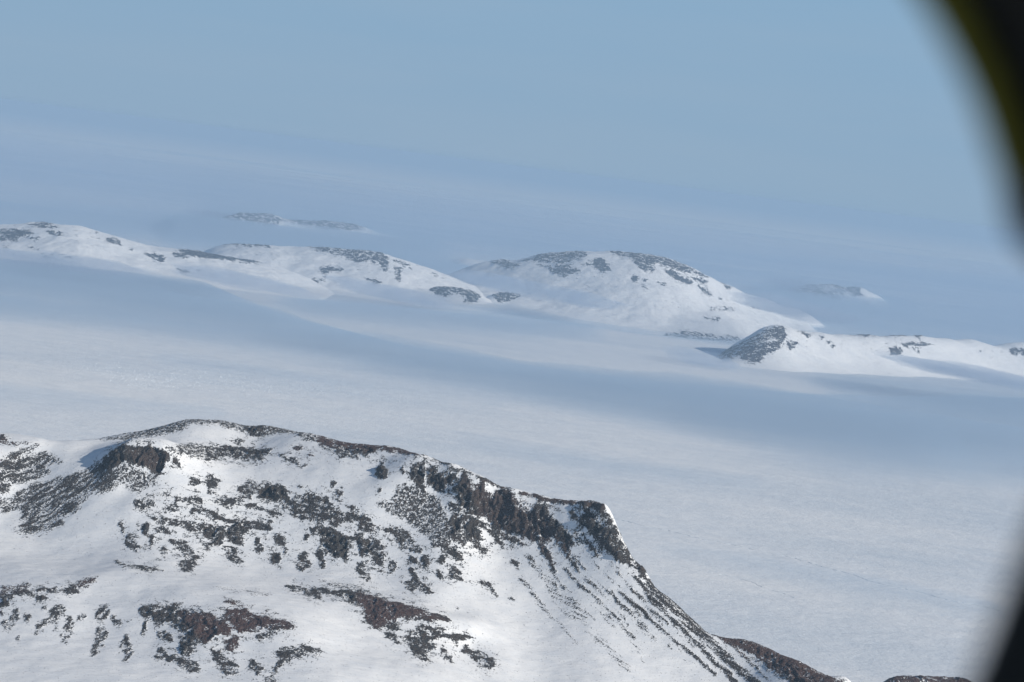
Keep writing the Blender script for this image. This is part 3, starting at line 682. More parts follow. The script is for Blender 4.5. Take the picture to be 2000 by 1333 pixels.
def build_mountain():
    sk, ed, hd = shoulder(SKY_M), shoulder(EDGE_M), shoulder(HEAD_M)
    pts = [at(*p) for p in sk + ed + hd + shoulder(FACE_M)]
    for p in sk:
        q = at(*p)
        pts += [q + (3, 45, -45 * .155 - 7), q + (6, 95, -95 * .155 - 16), q + (10, 160, -160 * .155 - 30), q + (20, 420, -420 * .155 - 110)]
    for p in ed:
        q = at(*p)
        pts += [q + (14, 30, -17), q + (28, 65, -40), q + (45, 110, -70), q + (110, 300, max(-170, -q[2]))]
    for p in hd:
        q = at(*p)
        pts += [q + (12, 40, -18), q + (40, 120, -65), q + (100, 330, max(-170, -q[2] - 10))]
    pts += [np.array(p, float) for p in BACK_M]
    ev = tps(pts, 2e-5)
    xs = axis([(-1900, -1180, 12), (-1180, 640, 1.7), (640, 1000, 10)])
    ys = axis([(2600, 3150, 9), (3150, 4290, 2.3), (4290, 5200, 14)])
    X, Y = np.meshgrid(xs, ys)
    Z = ev(X, Y)
    # broad undulation of the ground and drifts
    Z = Z + 4.0 * fbm(X / 130, Y / 130, 0 * X + 3.3, 3) + .8 * fbm(X / 46 + .3 * Y / 46, Y / 22, 0 * X + 8.1, 4)
    px, py = project(X, Y, Z)
    r_iso, r_fine, r_sl, r_sd, r_sr, r_b = masks([ISO, FINE, SLEFT, SDOWN, SRIGHT, BROWN])
    rs_ = np.random.RandomState(21)
    for wd, d, p in LINES:
        stroke(r_sr, p, wd, d)
        for _ in range(3):  # side runnels leaving the main streak
            u = rs_.uniform(0, .6) * (len(p) - 1)
            i = int(u)
            ax, ay = p[i][0] + (p[i + 1][0] - p[i][0]) * (u - i), p[i][1] + (p[i + 1][1] - p[i][1]) * (u - i)
            ln, sl = rs_.uniform(18, 70), rs_.uniform(.95, 1.5)
            q = [(ax + ln * t, ay + ln * t * sl + rs_.normal() * 1.5) for t in (0, .25, .5, .75, 1)]
            stroke(r_sr, q, rs_.uniform(2, 5), d * rs_.uniform(.45, .8))
    px0, py0 = px, py
    px = px + 5.0 * fbm(X / 26, Y / 26, Z / 26 + 3, 3, .6)
    py = py + 5.0 * fbm(X / 26, Y / 26, Z / 26 + 9, 3, .6)
    halo = lambda r, k: np.maximum(soft(r, k) * 1.12, np.maximum(.9 * soft(r, 7), .82 * soft(r, 13)))
    d_iso, d_fine = sample(halo(r_iso, 2), px, py), sample(soft(r_fine, 3), px, py)
    d_sl, d_sd, d_sr = sample(soft(r_sl, 4), px, py), sample(soft(r_sd, 3), px, py), sample(soft(r_sr, 1), px, py)
    brown = sample(soft(r_b, 5), px, py)
    n_iso = unit(.75 * fbm(X / 14, Y / 14, Z / 11, 4, 0.66) + .5 * fbm((X + .25 * Y) / 26, Y / 26, (Z + .16 * X) / 3.6, 3, .6))
    n_fine = unit(fbm(X / 7.0, Y / 7.0, Z / 6.0, 3, 0.7))
    n_sl = unit(fbm((.87 * X + .5 * Y) / 34 + .6 * fbm(X / 40, Y / 40, 0 * Z, 2), (.5 * X - .87 * Y) / 10 + .8 * fbm(X / 30, Y / 30, 0 * Z + 4, 2), 0 * Z + .7, 5, 0.75))
    n_sd = unit(fbm(X / 10, Y / 24, Z / 20, 4, 0.66))
    c, f_ = .62 * X + .78 * Y, .78 * X - .62 * Y
    n_sr = unit(fbm(c / 4.5, f_ / 60, Z / 90, 4, 0.7))
    def field(d, n, soft_=0.3):
        return np.where(d > 0.01, np.clip(0.5 + (d - n) / soft_ + np.minimum(0, (d - .55) * .4), 0, 1) * sstep(0.0, 0.12, d), 0)
    rock = np.maximum.reduce([field(d_iso, n_iso, 1.35), field(d_fine, n_fine, 2.0), field(d_sl, n_sl, 1.7), field(d_sd, n_sd, 1.4), field(d_sr, n_sr, 1.5)])
    back = Y > 4300
    rock = np.where(back, np.clip(.5 + (.45 - n_iso) / .3, 0, 1), rock)
    # rock stands proud of the snow; big faces are cut by gullies
    nx, ny, nz = grid_normals(X, Y, Z)
    rs = sstep(.35, .75, rock)
    bigm = sample(soft(r_iso, 6), px, py)
    big = sstep(.6, .95, bigm)
    cb, fb_ = .92 * X + .39 * Y, .39 * X - .92 * Y
    gul = 1 - np.abs(fbm(cb / 30 + .9 * fbm(X / 45, Y / 45, Z / 40, 3), fb_ / 110, Z / 90, 5, .62)) * 2.4
    rel = rs * (0.4 + 1.3 * unit(fbm(X / 9, Y / 9, Z / 7, 4, .6))) + big * rs * (10.0 * (gul - .5) + 6.0 * fbm(X / 26, Y / 26, Z / 16, 5, .6) + 4.0 * fbm(X / 10, Y / 10, Z / 9, 3, .6)) * (.35 + .65 * (brown < .6))
    Vx, Vy, Vz = X + nx * rel, Y + ny * rel, Z + nz * rel
    V = np.stack([Vx.ravel(), Vy.ravel(), Vz.ravel()], 1)
    Q = grid_quads(len(ys), len(xs))
    keep = (V[Q][:, :, 2].max(1) > -6)
    Q = Q[keep]
    attrs = {"rock": rock.ravel(), "brown": brown.ravel()}
    mt = terrain_material("snow_and_rock", 1.5, .6)
    pid = np.zeros(X.size, np.int32)
    fpx, fpy = px.ravel(), py.ravel()
    for i, (_, _, poly) in enumerate(PARTS_M):
        r = new_raster()
        fill(r, poly, 1.0)
        pid[(sample(r, fpx, fpy) > .5) & (Y.ravel() < 4300)] = i + 1
    rockv = attrs["rock"]
    fr = rockv[Q].mean(1) > .5
    fp = np.where(fr, pid[Q[:, 0]], 0)
    root = submesh("snow_mountain", V, Q, fp == 0, mt, None, attrs)
    tag(root, "large snow mountain with cliffs and dark rock patches filling the lower left", "mountain", "structure")
    for i, (nm, lab, _) in enumerate(PARTS_M):
        o = submesh(nm, V, Q, fp == i + 1, mt, root, attrs)
        if o is not None:
            o["label"] = lab

# ------------------------------------------------------------------ the far hills
def build_hill(name, label, sky_pts, base_pts, run, rocks, mt, back=1500.0, fall=.35, mid=(0.5, .58), step=(6.0, 11.0), extra=(), brown=0.0, speck=26.0, rough=17.0):
    """sky_pts: outline against what lies behind; base_pts: foot on the ice, both left to right; run: metres from foot to crest"""
    bx = np.array([p[0] for p in base_pts], float)
    by = np.array([p[1] for p in base_pts], float)
    pts = []
    for (x, y) in sky_pts:
        g = ground(x, np.interp(x, bx, by))
        yk = g[1] + run
        q = at(x, y, yk)
        pts.append(q)
        t, hfrac = mid
        pts.append(np.array([g[0] + (q[0] - g[0]) * t, g[1] + (q[1] - g[1]) * t, q[2] * hfrac]))
        pts.append(q + (0, run * .06, -run * .06 * .09 - 4))
        pts.append(q + (0, run * .14, -run * .14 * .09 - 14))
        pts.append(q + (0, back * .3, -max(back * .3 * fall, q[2] * .35)))
        pts.append(np.array([q[0] * 1.03, q[1] + back, -25]))
    for p in base_pts:
        g = ground(*p)
        pts.append(g)
        pts.append(g + (0, -.35 * run, -25))
    l, r = ground(*base_pts[0]), ground(*base_pts[-1])
    for k in (0, .33, .66, 1):
        pts.append(l + (-350, k * (run + back), -40))
        pts.append(r + (350, k * (run + back), -40))
    pts += [np.array(e, float) for e in extra]
    P = np.array(pts)
    ev = tps(pts, 1e-4)
    x0, x1 = P[:, 0].min(), P[:, 0].max()
    y0, y1 = P[:, 1].min(), P[:, 1].max()
    sx, sy = step
    xs, ys = axis([(x0, x1, sx)]), axis([(y0, y1, sy)])
    X, Y = np.meshgrid(xs, ys)
    Z = ev(X, Y)
    edge = np.minimum.reduce([X - x0, x1 - X, Y - y0, y1 - Y])
    Z = np.where(edge < 200, Z - (200 - edge) * .25, Z)
    sxl, sxr = at(*sky_pts[0], ground(sky_pts[0][0], by[0])[1])[0], at(*sky_pts[-1], ground(sky_pts[-1][0], by[-1])[1])[0]
    for q in (np.maximum(0, sxl - X), np.maximum(0, X - sxr)):
        Z = Z - .5 * q * q / (q + 260)
    lift = sstep(-5, 60, Z)
    Z = Z + lift * (rough * fbm(X / 300, Y / 300, 0 * X + 1.7, 5, .55))
    px, py = project(X, Y, Z)
    r = new_raster()
    for d, p in rocks:
        fill(r, p, d)
    px, py = px + 4 * fbm(X / 90, Y / 160, Z / 60, 3, .6), py + 2.5 * fbm(X / 90, Y / 160, Z / 60 + 5, 3, .6)
    dens = sample(np.maximum(soft(r, 1) * .9, .72 * soft(r, 5)), px, py)
    n = unit(fbm((X + .3 * Y) / (speck * 1.3), Y / (speck * 1.5), Z / (speck * .55), 5, .7))
    rock = np.where(dens > .01, np.clip(.5 + (dens * 1.04 - n) / .85 + np.minimum(0, (dens - .6) * .3), 0, 1) * sstep(0, .15, dens), 0)
    rock = np.maximum(rock, np.clip(.34 - n * 1.6, 0, .4) * sstep(60, 160, Z))
    rs = sstep(.35, .75, rock)
    Z = Z + rs * (2.5 + 7 * fbm(X / 40, Y / 40, Z / 30, 4, .6))
    V = np.stack([X.ravel(), Y.ravel(), Z.ravel()], 1)
    Q = grid_quads(len(ys), len(xs))
    Q = Q[V[Q][:, :, 2].max(1) > -8]
    attrs = {"rock": rock.ravel(), "brown": np.full(X.size, brown)}
    fr = attrs["rock"][Q].mean(1) > .5
    root = submesh(name, V, Q, ~fr, mt, None, attrs)
    tag(root, label, "hill", "structure")
    o = submesh("bare_rock", V, Q, fr, mt, root, attrs)
    return root

def build_hills():
    mt = terrain_material("far_snow_and_rock", 4.5, .35, .45)
    build_hill("snow_hill", "long low snow hill with rock bands at the left edge behind the fog",
        [(-260, 455), (-120, 445), (0, 442), (52, 438), (80, 435), (115, 441), (157, 440), (182, 448), (217, 460), (262, 473), (297, 481), (332, 487), (367, 491), (420, 497), (472, 506), (521, 514), (575, 533), (620, 552)],
        [(-300, 485), (-100, 500), (0, 510), (140, 532), (280, 545), (400, 560), (520, 574), (640, 588)], 1100,
        [(.8, [(0,450),(20,445),(60,452),(45,462),(35,470),(-60,475),(-60,450)]), (.9, [(28,452),(55,450),(70,458),(40,462)]), (.75, [(48,437),(95,434),(115,445),(80,446)]), (.7, [(85,450),(115,452),(130,463),(100,460)]), (.65, [(52,463),(80,462),(68,472)]), (.7, [(0,478),(22,482),(10,486)]),
         (.65, [(175,462),(195,464),(193,469)]), (.8, [(200,465),(225,464),(240,480),(215,476)]), (.8, [(185,453),(193,455),(188,460)]), (.55, [(247,484),(264,488),(258,492)]), (.75, [(275,493),(310,497),(325,505),(318,515),(300,508)]), (.95, [(335,493),(360,497),(368,504),(345,503)]),
         (1.1, [(340,488),(385,490),(450,502),(520,512),(500,514),(460,509),(400,504),(370,499)]), (.55, [(337,520),(370,527),(372,536),(350,530)]), (.42, [(80,495),(105,497),(100,507),(80,502)]), (.42, [(110,495),(140,500),(142,506),(115,501)]), (.7, [(385,527),(397,530),(390,533)]), (.5, [(50,480),(80,484),(78,489),(55,486)])], mt)
    build_hill("snow_hill", "middle snow hill with a rocky brow between the long hill and the big dome",
        [(400, 480), (430, 477), (480, 477), (525, 478), (560, 483), (600, 483), (660, 486), (715, 491), (745, 493), (775, 504), (810, 516), (850, 530), (900, 548), (950, 568), (1010, 588)],
        [(380, 540), (500, 556), (600, 568), (700, 582), (800, 596), (900, 606), (1000, 612), (1060, 616)], 1300,
        [(.74, [(600,482),(660,485),(720,491),(750,494),(760,510),(755,525),(745,518),(720,510),(700,515),(680,505),(665,500),(640,495)]), (.85, [(735,500),(758,510),(758,530),(748,530),(742,515)]), (.7, [(768,520),(785,525),(782,552),(775,548),(772,535)]), (.55, [(765,505),(785,508),(810,525),(790,525)]),
         (1, [(625,522),(675,525),(665,531),(645,528),(638,534),(628,533)]), (.65, [(620,533),(645,537),(630,541)]), (.55, [(600,545),(630,545),(640,553),(615,553)]), (.95, [(708,542),(735,548),(750,553),(735,555)]), (.6, [(695,527),(706,528),(698,531)]), (.6, [(420,474),(480,476),(525,477),(530,484),(490,482),(420,479)]), (.3, [(840,530),(870,540),(880,548),(850,542)])], mt)
    build_hill("rocky_mound", "low rocky mound in front of the middle hill's right foot",
        [(815, 574), (835, 564), (862, 560), (900, 562), (925, 569), (945, 580), (960, 589)], [(800, 592), (860, 598), (920, 603), (980, 606)], 420,
        [(.8, [(832,566),(860,559),(900,561),(925,568),(942,580),(930,591),(905,591),(915,581),(895,576),(880,571),(870,581),(850,576)])], mt, back=700, extra=(), speck=22.0, rough=5)
    build_hill("rocky_mound", "smaller rocky mound between the fog strip and the big dome's left foot",
        [(945, 584), (960, 575), (990, 571), (1015, 574), (1035, 580), (1060, 587), (1090, 598), (1110, 606)], [(930, 600), (1000, 606), (1060, 611), (1130, 614)], 380,
        [(.85, [(957,576),(990,571),(1015,574),(1022,582),(1000,590),(975,590)]), (.65, [(1030,583),(1060,588),(1087,597),(1075,602),(1040,592)])], mt, back=700, speck=22.0, rough=5)
    build_hill("snow_dome", "big rounded snow dome with a rocky crown at the centre right",
        [(870, 540), (900, 528), (930, 514), (955, 510), (985, 508), (1000, 511), (1020, 508), (1040, 502), (1070, 494), (1110, 493), (1140, 491), (1170, 493), (1200, 491), (1240, 494), (1300, 504), (1340, 519), (1390, 544), (1440, 565), (1480, 579), (1530, 598), (1580, 616)],
        [(850, 585), (950, 603), (1050, 618), (1150, 634), (1250, 650), (1350, 661), (1450, 664), (1560, 655), (1640, 650)], 1750,
        [(.75, [(955,511),(990,507),(1000,514),(1020,518),(1000,525),(975,520)]), (.75, [(1010,512),(1060,496),(1110,491),(1140,490),(1150,500),(1130,508),(1100,515),(1080,515),(1050,510)]), (.82, [(1075,520),(1110,518),(1135,530),(1100,540),(1075,532)]), (.55, [(1040,515),(1075,520),(1070,526)]),
         (1, [(1160,505),(1175,503),(1190,520),(1195,530),(1175,533),(1160,522)]), (.65, [(1125,515),(1160,512),(1155,520)]), (.82, [(1180,489),(1240,493),(1300,504),(1340,519),(1390,544),(1360,537),(1310,524),(1270,512),(1220,504)]), (.82, [(1240,505),(1270,512),(1280,530),(1260,532),(1240,520)]),
         (1.1, [(1232,540),(1246,540),(1246,549),(1234,549)]), (1, [(1255,545),(1266,546),(1260,552)]), (.55, [(1240,552),(1260,557),(1270,565),(1255,564)]), (1, [(1295,528),(1310,527),(1330,540),(1355,552),(1345,557),(1315,544)]), (.85, [(1345,540),(1370,545),(1385,553),(1370,556)]),
         (.9, [(1360,555),(1380,565),(1394,581),(1375,573)]), (.6, [(1280,548),(1300,552),(1305,561),(1290,558)]), (.65, [(1405,550),(1432,562),(1420,566)]), (.9, [(1404,581),(1413,584),(1408,588)]), (.42, [(1380,598),(1430,600),(1440,608),(1390,607)]), (.75, [(1365,620),(1410,621),(1400,628)]),
         (.55, [(1295,653),(1340,645),(1400,655),(1450,659),(1440,672),(1380,668),(1300,663)]), (.7, [(1466,600),(1480,601),(1490,604),(1470,604)])], mt, back=2000, mid=(.5, .5))
    build_hill("rocky_headland", "sharp rocky headland trailing into a long low snow ridge at the right",
        [(1392, 704), (1405, 694), (1430, 675), (1460, 657), (1488, 640), (1508, 635), (1528, 635), (1545, 641), (1560, 645), (1600, 649), (1650, 652), (1700, 654), (1760, 655), (1800, 655), (1850, 661), (1900, 664), (2000, 668), (2120, 676), (2250, 690)],
        [(1384, 708), (1440, 715), (1500, 722), (1580, 727), (1680, 731), (1800, 736), (1950, 742), (2150, 752), (2300, 760)], 700,
        [(.85, [(1490,644),(1530,637),(1537,655),(1530,668),(1515,665),(1505,660)]), (.66, [(1380,702),(1460,663),(1500,643),(1505,660),(1490,670),(1450,690),(1420,702),(1400,708)]), (.78, [(1440,690),(1500,668),(1530,668),(1520,685),(1500,690),(1480,712),(1450,706)]), (.82, [(1535,668),(1560,668),(1555,680),(1540,685)]),
         (.8, [(1553,645),(1587,655),(1580,661)]), (.8, [(1598,655),(1612,660),(1606,664)]), (1.1, [(1614,665),(1626,667),(1620,673)]), (1.1, [(1624,675),(1633,677),(1628,682)]), (.95, [(1600,647),(1690,650),(1770,653),(1770,657),(1680,656)]), (.85, [(1735,678),(1762,682),(1760,695),(1740,693)]),
         (.78, [(1755,670),(1800,668),(1828,675),(1800,677),(1765,677)]), (.9, [(1780,652),(1808,654),(1795,661)]), (.55, [(1775,682),(1800,682),(1795,691)]), (.8, [(1970,680),(2060,678),(2060,695),(1975,693)]), (.5, [(1905,685),(1925,686),(1918,690)])], mt, back=1300, mid=(.5, .55), step=(6, 8), speck=20.0, brown=.6, rough=9)
    build_hill("far_ridge", "small far rocky ridge rising out of the fog above the middle hill",
        [(360, 440), (430, 424), (470, 416), (510, 416), (545, 428), (580, 430), (620, 431), (660, 433), (690, 438), (715, 448), (760, 458), (800, 468)], [(340, 460), (450, 464), (560, 469), (700, 478), (820, 486)], 1500,
        [(.72, [(538,428),(620,429),(690,435),(716,449),(680,450),(640,449),(600,442)]), (.7, [(400,426),(470,412),(520,414),(550,428),(540,445),(400,445)])], mt, back=1800, fall=.12, step=(9, 18), speck=40.0)
    build_hill("far_peak", "tiny far peak poking out of the fog beyond the headland",
        [(1530, 570), (1560, 560), (1590, 556), (1620, 556), (1645, 562), (1665, 560), (1677, 561), (1692, 567), (1717, 578), (1735, 590)], [(1510, 584), (1600, 594), (1680, 601), (1750, 606)], 900,
        [(.7, [(1540,575),(1590,548),(1640,556),(1655,565),(1640,590),(1540,592)]), (.9, [(1652,560),(1668,556),(1682,562),(1678,572),(1690,580),(1662,578)])], mt, back=2200, step=(9, 18), speck=40.0)
    mn = terrain_material("brown_ground", 2.0)
    build_hill("brown_knob", "small flat topped brown knob at the bottom edge in front of the ice",
        [(1715, 1336), (1740, 1327), (1775, 1323), (1830, 1321), (1880, 1326), (1910, 1336)], [(1700, 1385), (1780, 1392), (1850, 1394), (1940, 1392)], 170,
        [(.93, [(1700,1350),(1740,1324),(1830,1316),(1885,1322),(1920,1350),(1900,1400),(1720,1400)])], mn, back=380, step=(2.2, 4.0), brown=.9, speck=16.0, rough=5, fall=.5)

# ------------------------------------------------------------------ fog lying on the ice, and the air itself
def build_fog():
    def sheet(name, label, taus, ys, xfrac, mt, rho, k, streak, base=0.0, hmin=0.0):
        r = new_raster()
        for t, p in taus:
            fill(r, p, t)
        r = soft(r, k, 3)
        xs = np.linspace(-1, 1, xfrac)
        Yg, Xn = np.meshgrid(ys, xs, indexing="ij")
        X = Xn * (Yg * .42 + 900)
        px, py = project(X, Yg, 0 * X)
        tau = sample(r, np.clip(px, RX0 + 2, RX0 + RW - 3), np.clip(py, RY0 + 2, RY0 + RH - 3)) + base
        nz = fbm(X / 2600, Yg / 1100, 0 * X + 4.4, 5, .55) + 1.6 * sstep(18000, 30000, Yg) * fbm(X / 14000, Yg / 3200, 0 * X + 6.1, 3, .5)
        tau = tau * np.clip(1 + streak * nz, .1, 3)
        sina = CAM_H / np.sqrt(X * X + Yg * Yg + CAM_H ** 2)
        h = tau * sina / rho
        h = h * (1 + .12 * fbm(X / 500, Yg / 700, 0 * X + 2.2, 3))
        top = np.maximum(h, hmin) - 2.0
        ny, nx = X.shape
        edge = np.zeros(X.shape, bool)
        edge[0], edge[-1], edge[:, 0], edge[:, -1] = True, True, True, True
        top[edge] = -2.0
        Vt = np.stack([X.ravel(), Yg.ravel(), top.ravel()], 1)
        Vb = Vt.copy()
        Vb[:, 2] = -6.0
        Q = grid_quads(ny, nx)
        n = X.size
        idx = np.arange(n).reshape(ny, nx)
        loop = np.concatenate([idx[0, :-1], idx[:-1, -1], idx[-1, :0:-1], idx[:0:-1, 0]])
        nxt = np.roll(loop, -1)
        side = np.stack([loop, loop + n, nxt + n, nxt], 1)
        o = link_mesh(name, np.concatenate([Vt, Vb]), np.concatenate([Q, Q[:, ::-1] + n, side]), mt)
        return tag(o, label, "fog", "stuff")
    rho = .0022
    near = [(2.3, [(-200, 520), (0, 520), (150, 537), (400, 572), (600, 646), (800, 698), (1000, 732), (1200, 756), (1450, 774), (1700, 792), (2000, 802), (2200, 804), (2200, 905), (2000, 895), (1700, 868), (1400, 830), (1100, 785), (800, 730), (500, 665), (250, 635), (0, 615), (-200, 610)]),
            (.75, [(-200, 610), (0, 610), (300, 650), (700, 730), (1100, 800), (1500, 880), (1900, 950), (2200, 970), (2200, 880), (1500, 800), (900, 700), (400, 610), (-200, 590)]),
            (1.5, [(520, 585), (700, 600), (850, 616), (1000, 630), (1150, 642), (1180, 656), (1000, 652), (800, 632), (600, 610)]),
            (1.25, [(1350, 800), (1600, 830), (1850, 880), (1900, 935), (1700, 915), (1500, 880), (1350, 840)]), (.9, [(1560, 735), (1700, 742), (1900, 750), (2200, 765), (2200, 810), (1900, 800), (1650, 780)]),
            (.4, [(-100, 745), (200, 778), (450, 802), (430, 815), (180, 800), (-100, 775)]), (.3, [(300, 690), (700, 745), (1000, 790), (980, 800), (650, 765), (300, 710)]),  # thin strips here and below stand in for cloud shadows on the ice
            (.3, [(1240, 1060), (1500, 1095), (1780, 1150), (1960, 1190), (1960, 1215), (1700, 1180), (1450, 1120)]), (.35, [(1450, 880), (1700, 915), (1900, 930), (1880, 950), (1650, 940)]), (.25, [(900, 850), (1200, 900), (1500, 940), (1480, 960), (1150, 930), (900, 870)])]
    build = sheet("fog_bank", "low blue grey fog band lying on the ice in front of the far hills, with thin strips standing in for cloud shadows", near, np.concatenate([np.linspace(4600, 13500, 200)]), 150, volume_material("low_fog", (.475, .605, .74), rho, 0.0), rho, 9, .9)
    far = [(5.2, [(330, 440), (450, 436), (560, 444), (700, 456), (860, 480), (860, 505), (600, 490), (330, 470)]), (5.0, [(1480, 575), (1560, 572), (1640, 582), (1760, 590), (1800, 620), (1480, 605)]), (1.9, [(-200, 380), (0, 400), (300, 425), (600, 465), (900, 520), (1100, 560), (1150, 590), (1000, 590), (850, 560), (600, 480), (300, 460), (-200, 440)]),
           (1.6, [(880, 560), (1000, 545), (1150, 575), (1180, 605), (1050, 610), (950, 590)]),
           (1.7, [(1450, 560), (1700, 590), (2000, 610), (2200, 615), (2200, 665), (2000, 660), (1700, 645), (1500, 610)]),
           (1.2, [(400, 425), (900, 480), (1400, 540), (2000, 590), (2200, 600), (2200, 560), (1500, 510), (800, 440), (400, 405)])]
    ysf = 13200 * (70000 / 13200.0) ** np.linspace(0, 1, 150)
    sheet("fog_sea", "pale fog filling the gaps between and behind the far hills", far, ysf, 150, volume_material("far_fog", (.49, .625, .765), rho, 0.0), rho, 9, .8, .75)

def build_wisps():
    """shreds of fog lying against the flanks of the hills"""
    mt = volume_material("wisp_fog", (.50, .605, .75), .0018, 0.0)
    spots = [(1040, 566, 13600, 400, 280, 60, "fog shred against the left flank of the big dome"), (1140, 585, 13500, 280, 260, 48, "fog shred in front of the big dome's left foot"), (950, 548, 13300, 260, 500, 50, "fog shred in the saddle between the middle hill and the dome"),
             (470, 548, 12000, 420, 420, 38, "fog shred on the lower slope where the long hill meets the middle hill"), (180, 520, 11800, 480, 420, 40, "fog shred on the lower slope of the long left hill"), (1850, 722, 11300, 420, 400, 30, "fog shred on the low ridge at the right"),
             (1545, 602, 13700, 400, 600, 60, "fog shred between the dome's right foot and the headland"), (760, 572, 13000, 420, 420, 44, "fog shred below the rocky mounds"),
             (1588, 566, 21600, 560, 700, 85, "fog shred half hiding the dark shoulder of the tiny far peak"), (475, 432, 20300, 620, 500, 55, "fog shred half hiding the dark end of the far ridge"), (1950, 738, 11000, 500, 380, 40, "fog shred at the foot of the low ridge at the right"), (1375, 702, 11500, 230, 260, 40, "fog shred added over the cast shadow at the left foot of the rocky headland"), (30, 505, 11700, 420, 380, 36, "fog shred at the left end of the long hill")]  # the shred at the headland's left foot is added to veil its shadow
    rng = np.random.RandomState(11)
    for (px, py, Y, a, b, c, lab) in spots:
        q = at(px, py, Y)
        nu, nv = 40, 20
        V, Q = [], []
        th = np.linspace(0, 2 * math.pi, nu, endpoint=False)
        ph = np.linspace(-math.pi / 2, math.pi / 2, nv)
        T, P_ = np.meshgrid(th, ph)
        ux, uy, uz = np.cos(P_) * np.cos(T), np.cos(P_) * np.sin(T), np.sin(P_)
        r = 1 + .55 * fbm(ux * 1.3 + q[0] * .01, uy * 1.3, uz * 1.3, 3)
        V = np.stack([(q[0] + a * ux * r).ravel(), (q[1] + b * uy * r).ravel(), (q[2] + c * uz * r - .06 * a * ux * r).ravel()], 1)
        for i in range(nv - 1):
            for j in range(nu):
                k = (j + 1) % nu
                Q.append([i * nu + j, i * nu + k, (i + 1) * nu + k, (i + 1) * nu + j])
        o = link_mesh("fog_wisp", V, np.array(Q), mt)
        import bmesh
        bm = bmesh.new()
        bm.from_mesh(o.data)
        bmesh.ops.remove_doubles(bm, verts=bm.verts, dist=.01)
        bmesh.ops.recalc_face_normals(bm, faces=bm.faces)
        bm.to_mesh(o.data)
        bm.free()
        tag(o, lab, "fog", "stuff")

def build_mist():
    """a thin layer of moist air over the fog, deepening away from the near coast"""
    ys = np.concatenate([np.linspace(6500, 12000, 16), np.linspace(13500, 34000, 12)])
    hs = np.concatenate([620 * sstep(6500, 11500, ys[:16]) + 1, 620 * sstep(34500, 22000, ys[16:]) + 1])
    prof = [(y, h) for y, h in zip(ys, hs)] + [(34000.0, -8.0), (6500.0, -8.0)]
    n = len(prof)
    V = [(x, y, z) for x in (-90000.0, 90000.0) for y, z in prof]
    Q = [[i, (i + 1) % n, n + (i + 1) % n, n + i] for i in range(n)]
    me_v = np.array(V)
    ob = link_mesh("mist", me_v, np.array(Q), volume_material("mist_air", (.415, .56, .74), 7.6e-5, 0.0), None, False)
    import bmesh
    bm = bmesh.new()
    bm.from_mesh(ob.data)
    bmesh.ops.holes_fill(bm, edges=[e for e in bm.edges if e.is_boundary])
    bmesh.ops.recalc_face_normals(bm, faces=bm.faces)
    bm.to_mesh(ob.data)
    bm.free()
    tag(ob, "faint blue mist hanging over the distant hills and fog", "mist", "stuff")

def build_haze():
    V = np.array([[x, y, z] for z in (-30.0, CAM_H + 40) for y in (-9000, 170000.0) for x in (-160000.0, 160000.0)])
    Q = np.array([[0, 2, 3, 1], [4, 5, 7, 6], [0, 1, 5, 4], [2, 6, 7, 3], [0, 4, 6, 2], [1, 3, 7, 5]])
    o = link_mesh("haze", V, Q, volume_material("haze_air", (.395, .55, .715), 2.4e-5, 0.0), None, False)
    tag(o, "thin blue haze in the air between the near mountain and the horizon", "haze", "stuff")

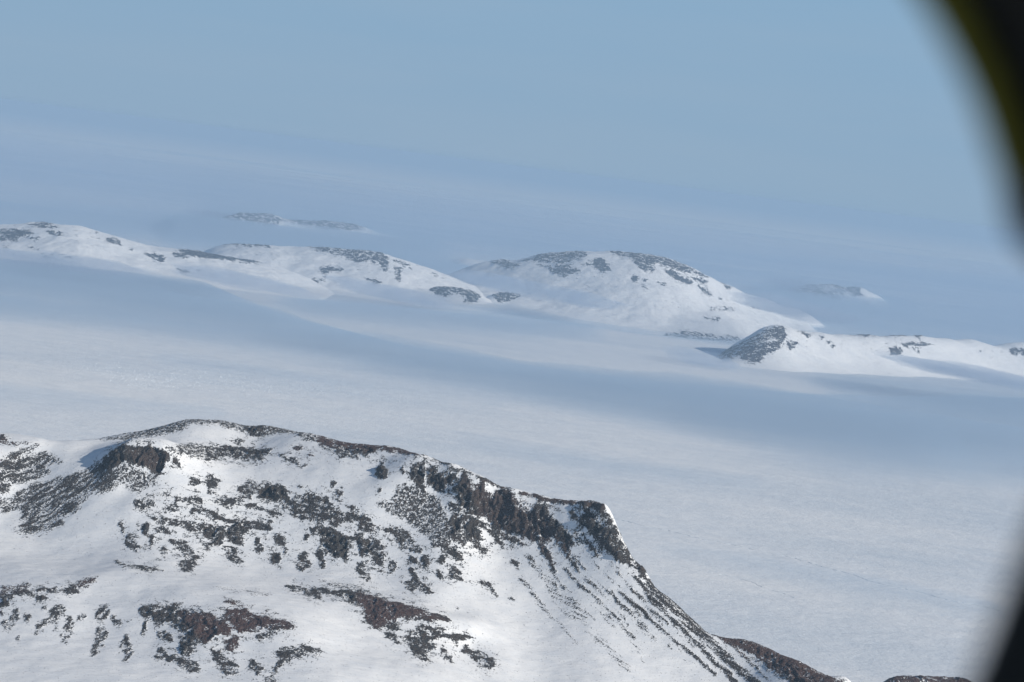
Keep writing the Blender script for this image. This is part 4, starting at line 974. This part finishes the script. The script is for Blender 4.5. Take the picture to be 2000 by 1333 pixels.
# ------------------------------------------------------------------ the aircraft window that the view is taken through
def build_window():
    D = .35
    def cpt(px, py, d):
        k = d / F
        q = CAM + FWD * d + RGT * ((px - 1000) * k) + UPV * (-(py - 666.5) * k)
        return q
    right = [(1500, -420), (1590, -300), (1680, -165), (1776, -50), (1850, 70), (1910, 190), (1946, 300), (1958, 370), (1964, 420), (1976, 462), (2014, 500), (2068, 545), (2092, 620), (2098, 720), (2088, 820), (2060, 920), (2016, 1020), (1980, 1100), (1942, 1210), (1898, 1320), (1840, 1440), (1770, 1570), (1670, 1700), (1560, 1820)]
    cx, cy = 320.0, 700.0
    rest = []
    a0 = math.atan2(1820 - cy, 1560 - cx)
    a1 = math.atan2(-420 - cy, 1500 - cx) + 2 * math.pi
    r0 = math.hypot(1820 - cy, 1560 - cx)
    for i in range(1, 60):
        a = a0 + (a1 - a0) * i / 60
        rest.append((cx + r0 * math.cos(a), cy + r0 * math.sin(a)))
    # smooth the traced side
    P = np.array(right, float)
    t = np.arange(len(P))
    tt = np.linspace(0, len(P) - 1, 4 * len(P))
    S = np.stack([np.interp(tt, t, P[:, j]) for j in (0, 1)], 1)
    for _ in range(6):
        S[1:-1] = .25 * S[:-2] + .5 * S[1:-1] + .25 * S[2:]
    loop = [tuple(q) for q in S] + rest
    L = np.array(loop)
    c = np.array([cx, cy])
    def off(d):
        v = L - c
        n = np.linalg.norm(v, axis=1)[:, None]
        return c + v / n * (n + d)
    # profile: outward offset (in picture units at D), distance from the camera
    prof = [(60, .395), (0, .362), (0, .352), (14, .345), (60, .342), (110, .338), (210, .325), (330, .312), (420, .305), (1500, .30), (1500, .33), (420, .335), (60, .395)]
    V, Q = [], []
    n = len(L)
    for o_, d in prof:
        for p in off(o_):
            V.append(cpt(p[0], p[1], d))
    for k in range(len(prof) - 1):
        for i in range(n):
            j = (i + 1) % n
            Q.append([k * n + i, k * n + j, (k + 1) * n + j, (k + 1) * n + i])
    root = bpy.data.objects.new("window_frame", None)
    COL.objects.link(root)
    root.location = Vector(cpt(cx, 2450, .33))
    bpy.context.view_layer.update()
    inv = np.array(root.location)
    def child(name, V, Q, m_):
        return link_mesh(name, np.array(V) - inv, np.array(Q), m_, root, True)
    tag(root, "rounded aircraft window frame, coloured near black for the unlit cabin, out of focus along the right edge", "window frame", "thing")
    child("surround", V, Q, simple("cabin_shade_trim", (0.012, 0.012, 0.011), .65, .2, .3, 90))  # dark plastic taken near black to hold the unlit cabin's shade
    # olive rubber seal along the upper right of the opening
    V, Q = [], []
    m_ = 10
    idx = [i for i in range(len(S)) if -300 < S[i][1] < 400]
    for s, i in enumerate(idx):
        p = L[i]
        v = (p - c) / np.linalg.norm(p - c)
        taper = min(1.0, (len(idx) - 1 - s) / 6.0 + .15)
        for k in range(m_):
            a = 2 * math.pi * k / m_
            q = p + v * (30 + 38 * taper * math.cos(a))
            V.append(cpt(q[0], q[1], .3405 + .0035 * taper * math.sin(a)))
    for s in range(len(idx) - 1):
        for k in range(m_):
            Q.append([s * m_ + k, s * m_ + (k + 1) % m_, (s + 1) * m_ + (k + 1) % m_, (s + 1) * m_ + k])
    child("seal", V, Q, simple("olive_rubber", (0.12, 0.105, 0.010), .7, .2, .25, 120))

build_ice()
build_mountain()
build_hills()
build_fog()
build_wisps()
build_mist()
build_haze()
build_window()
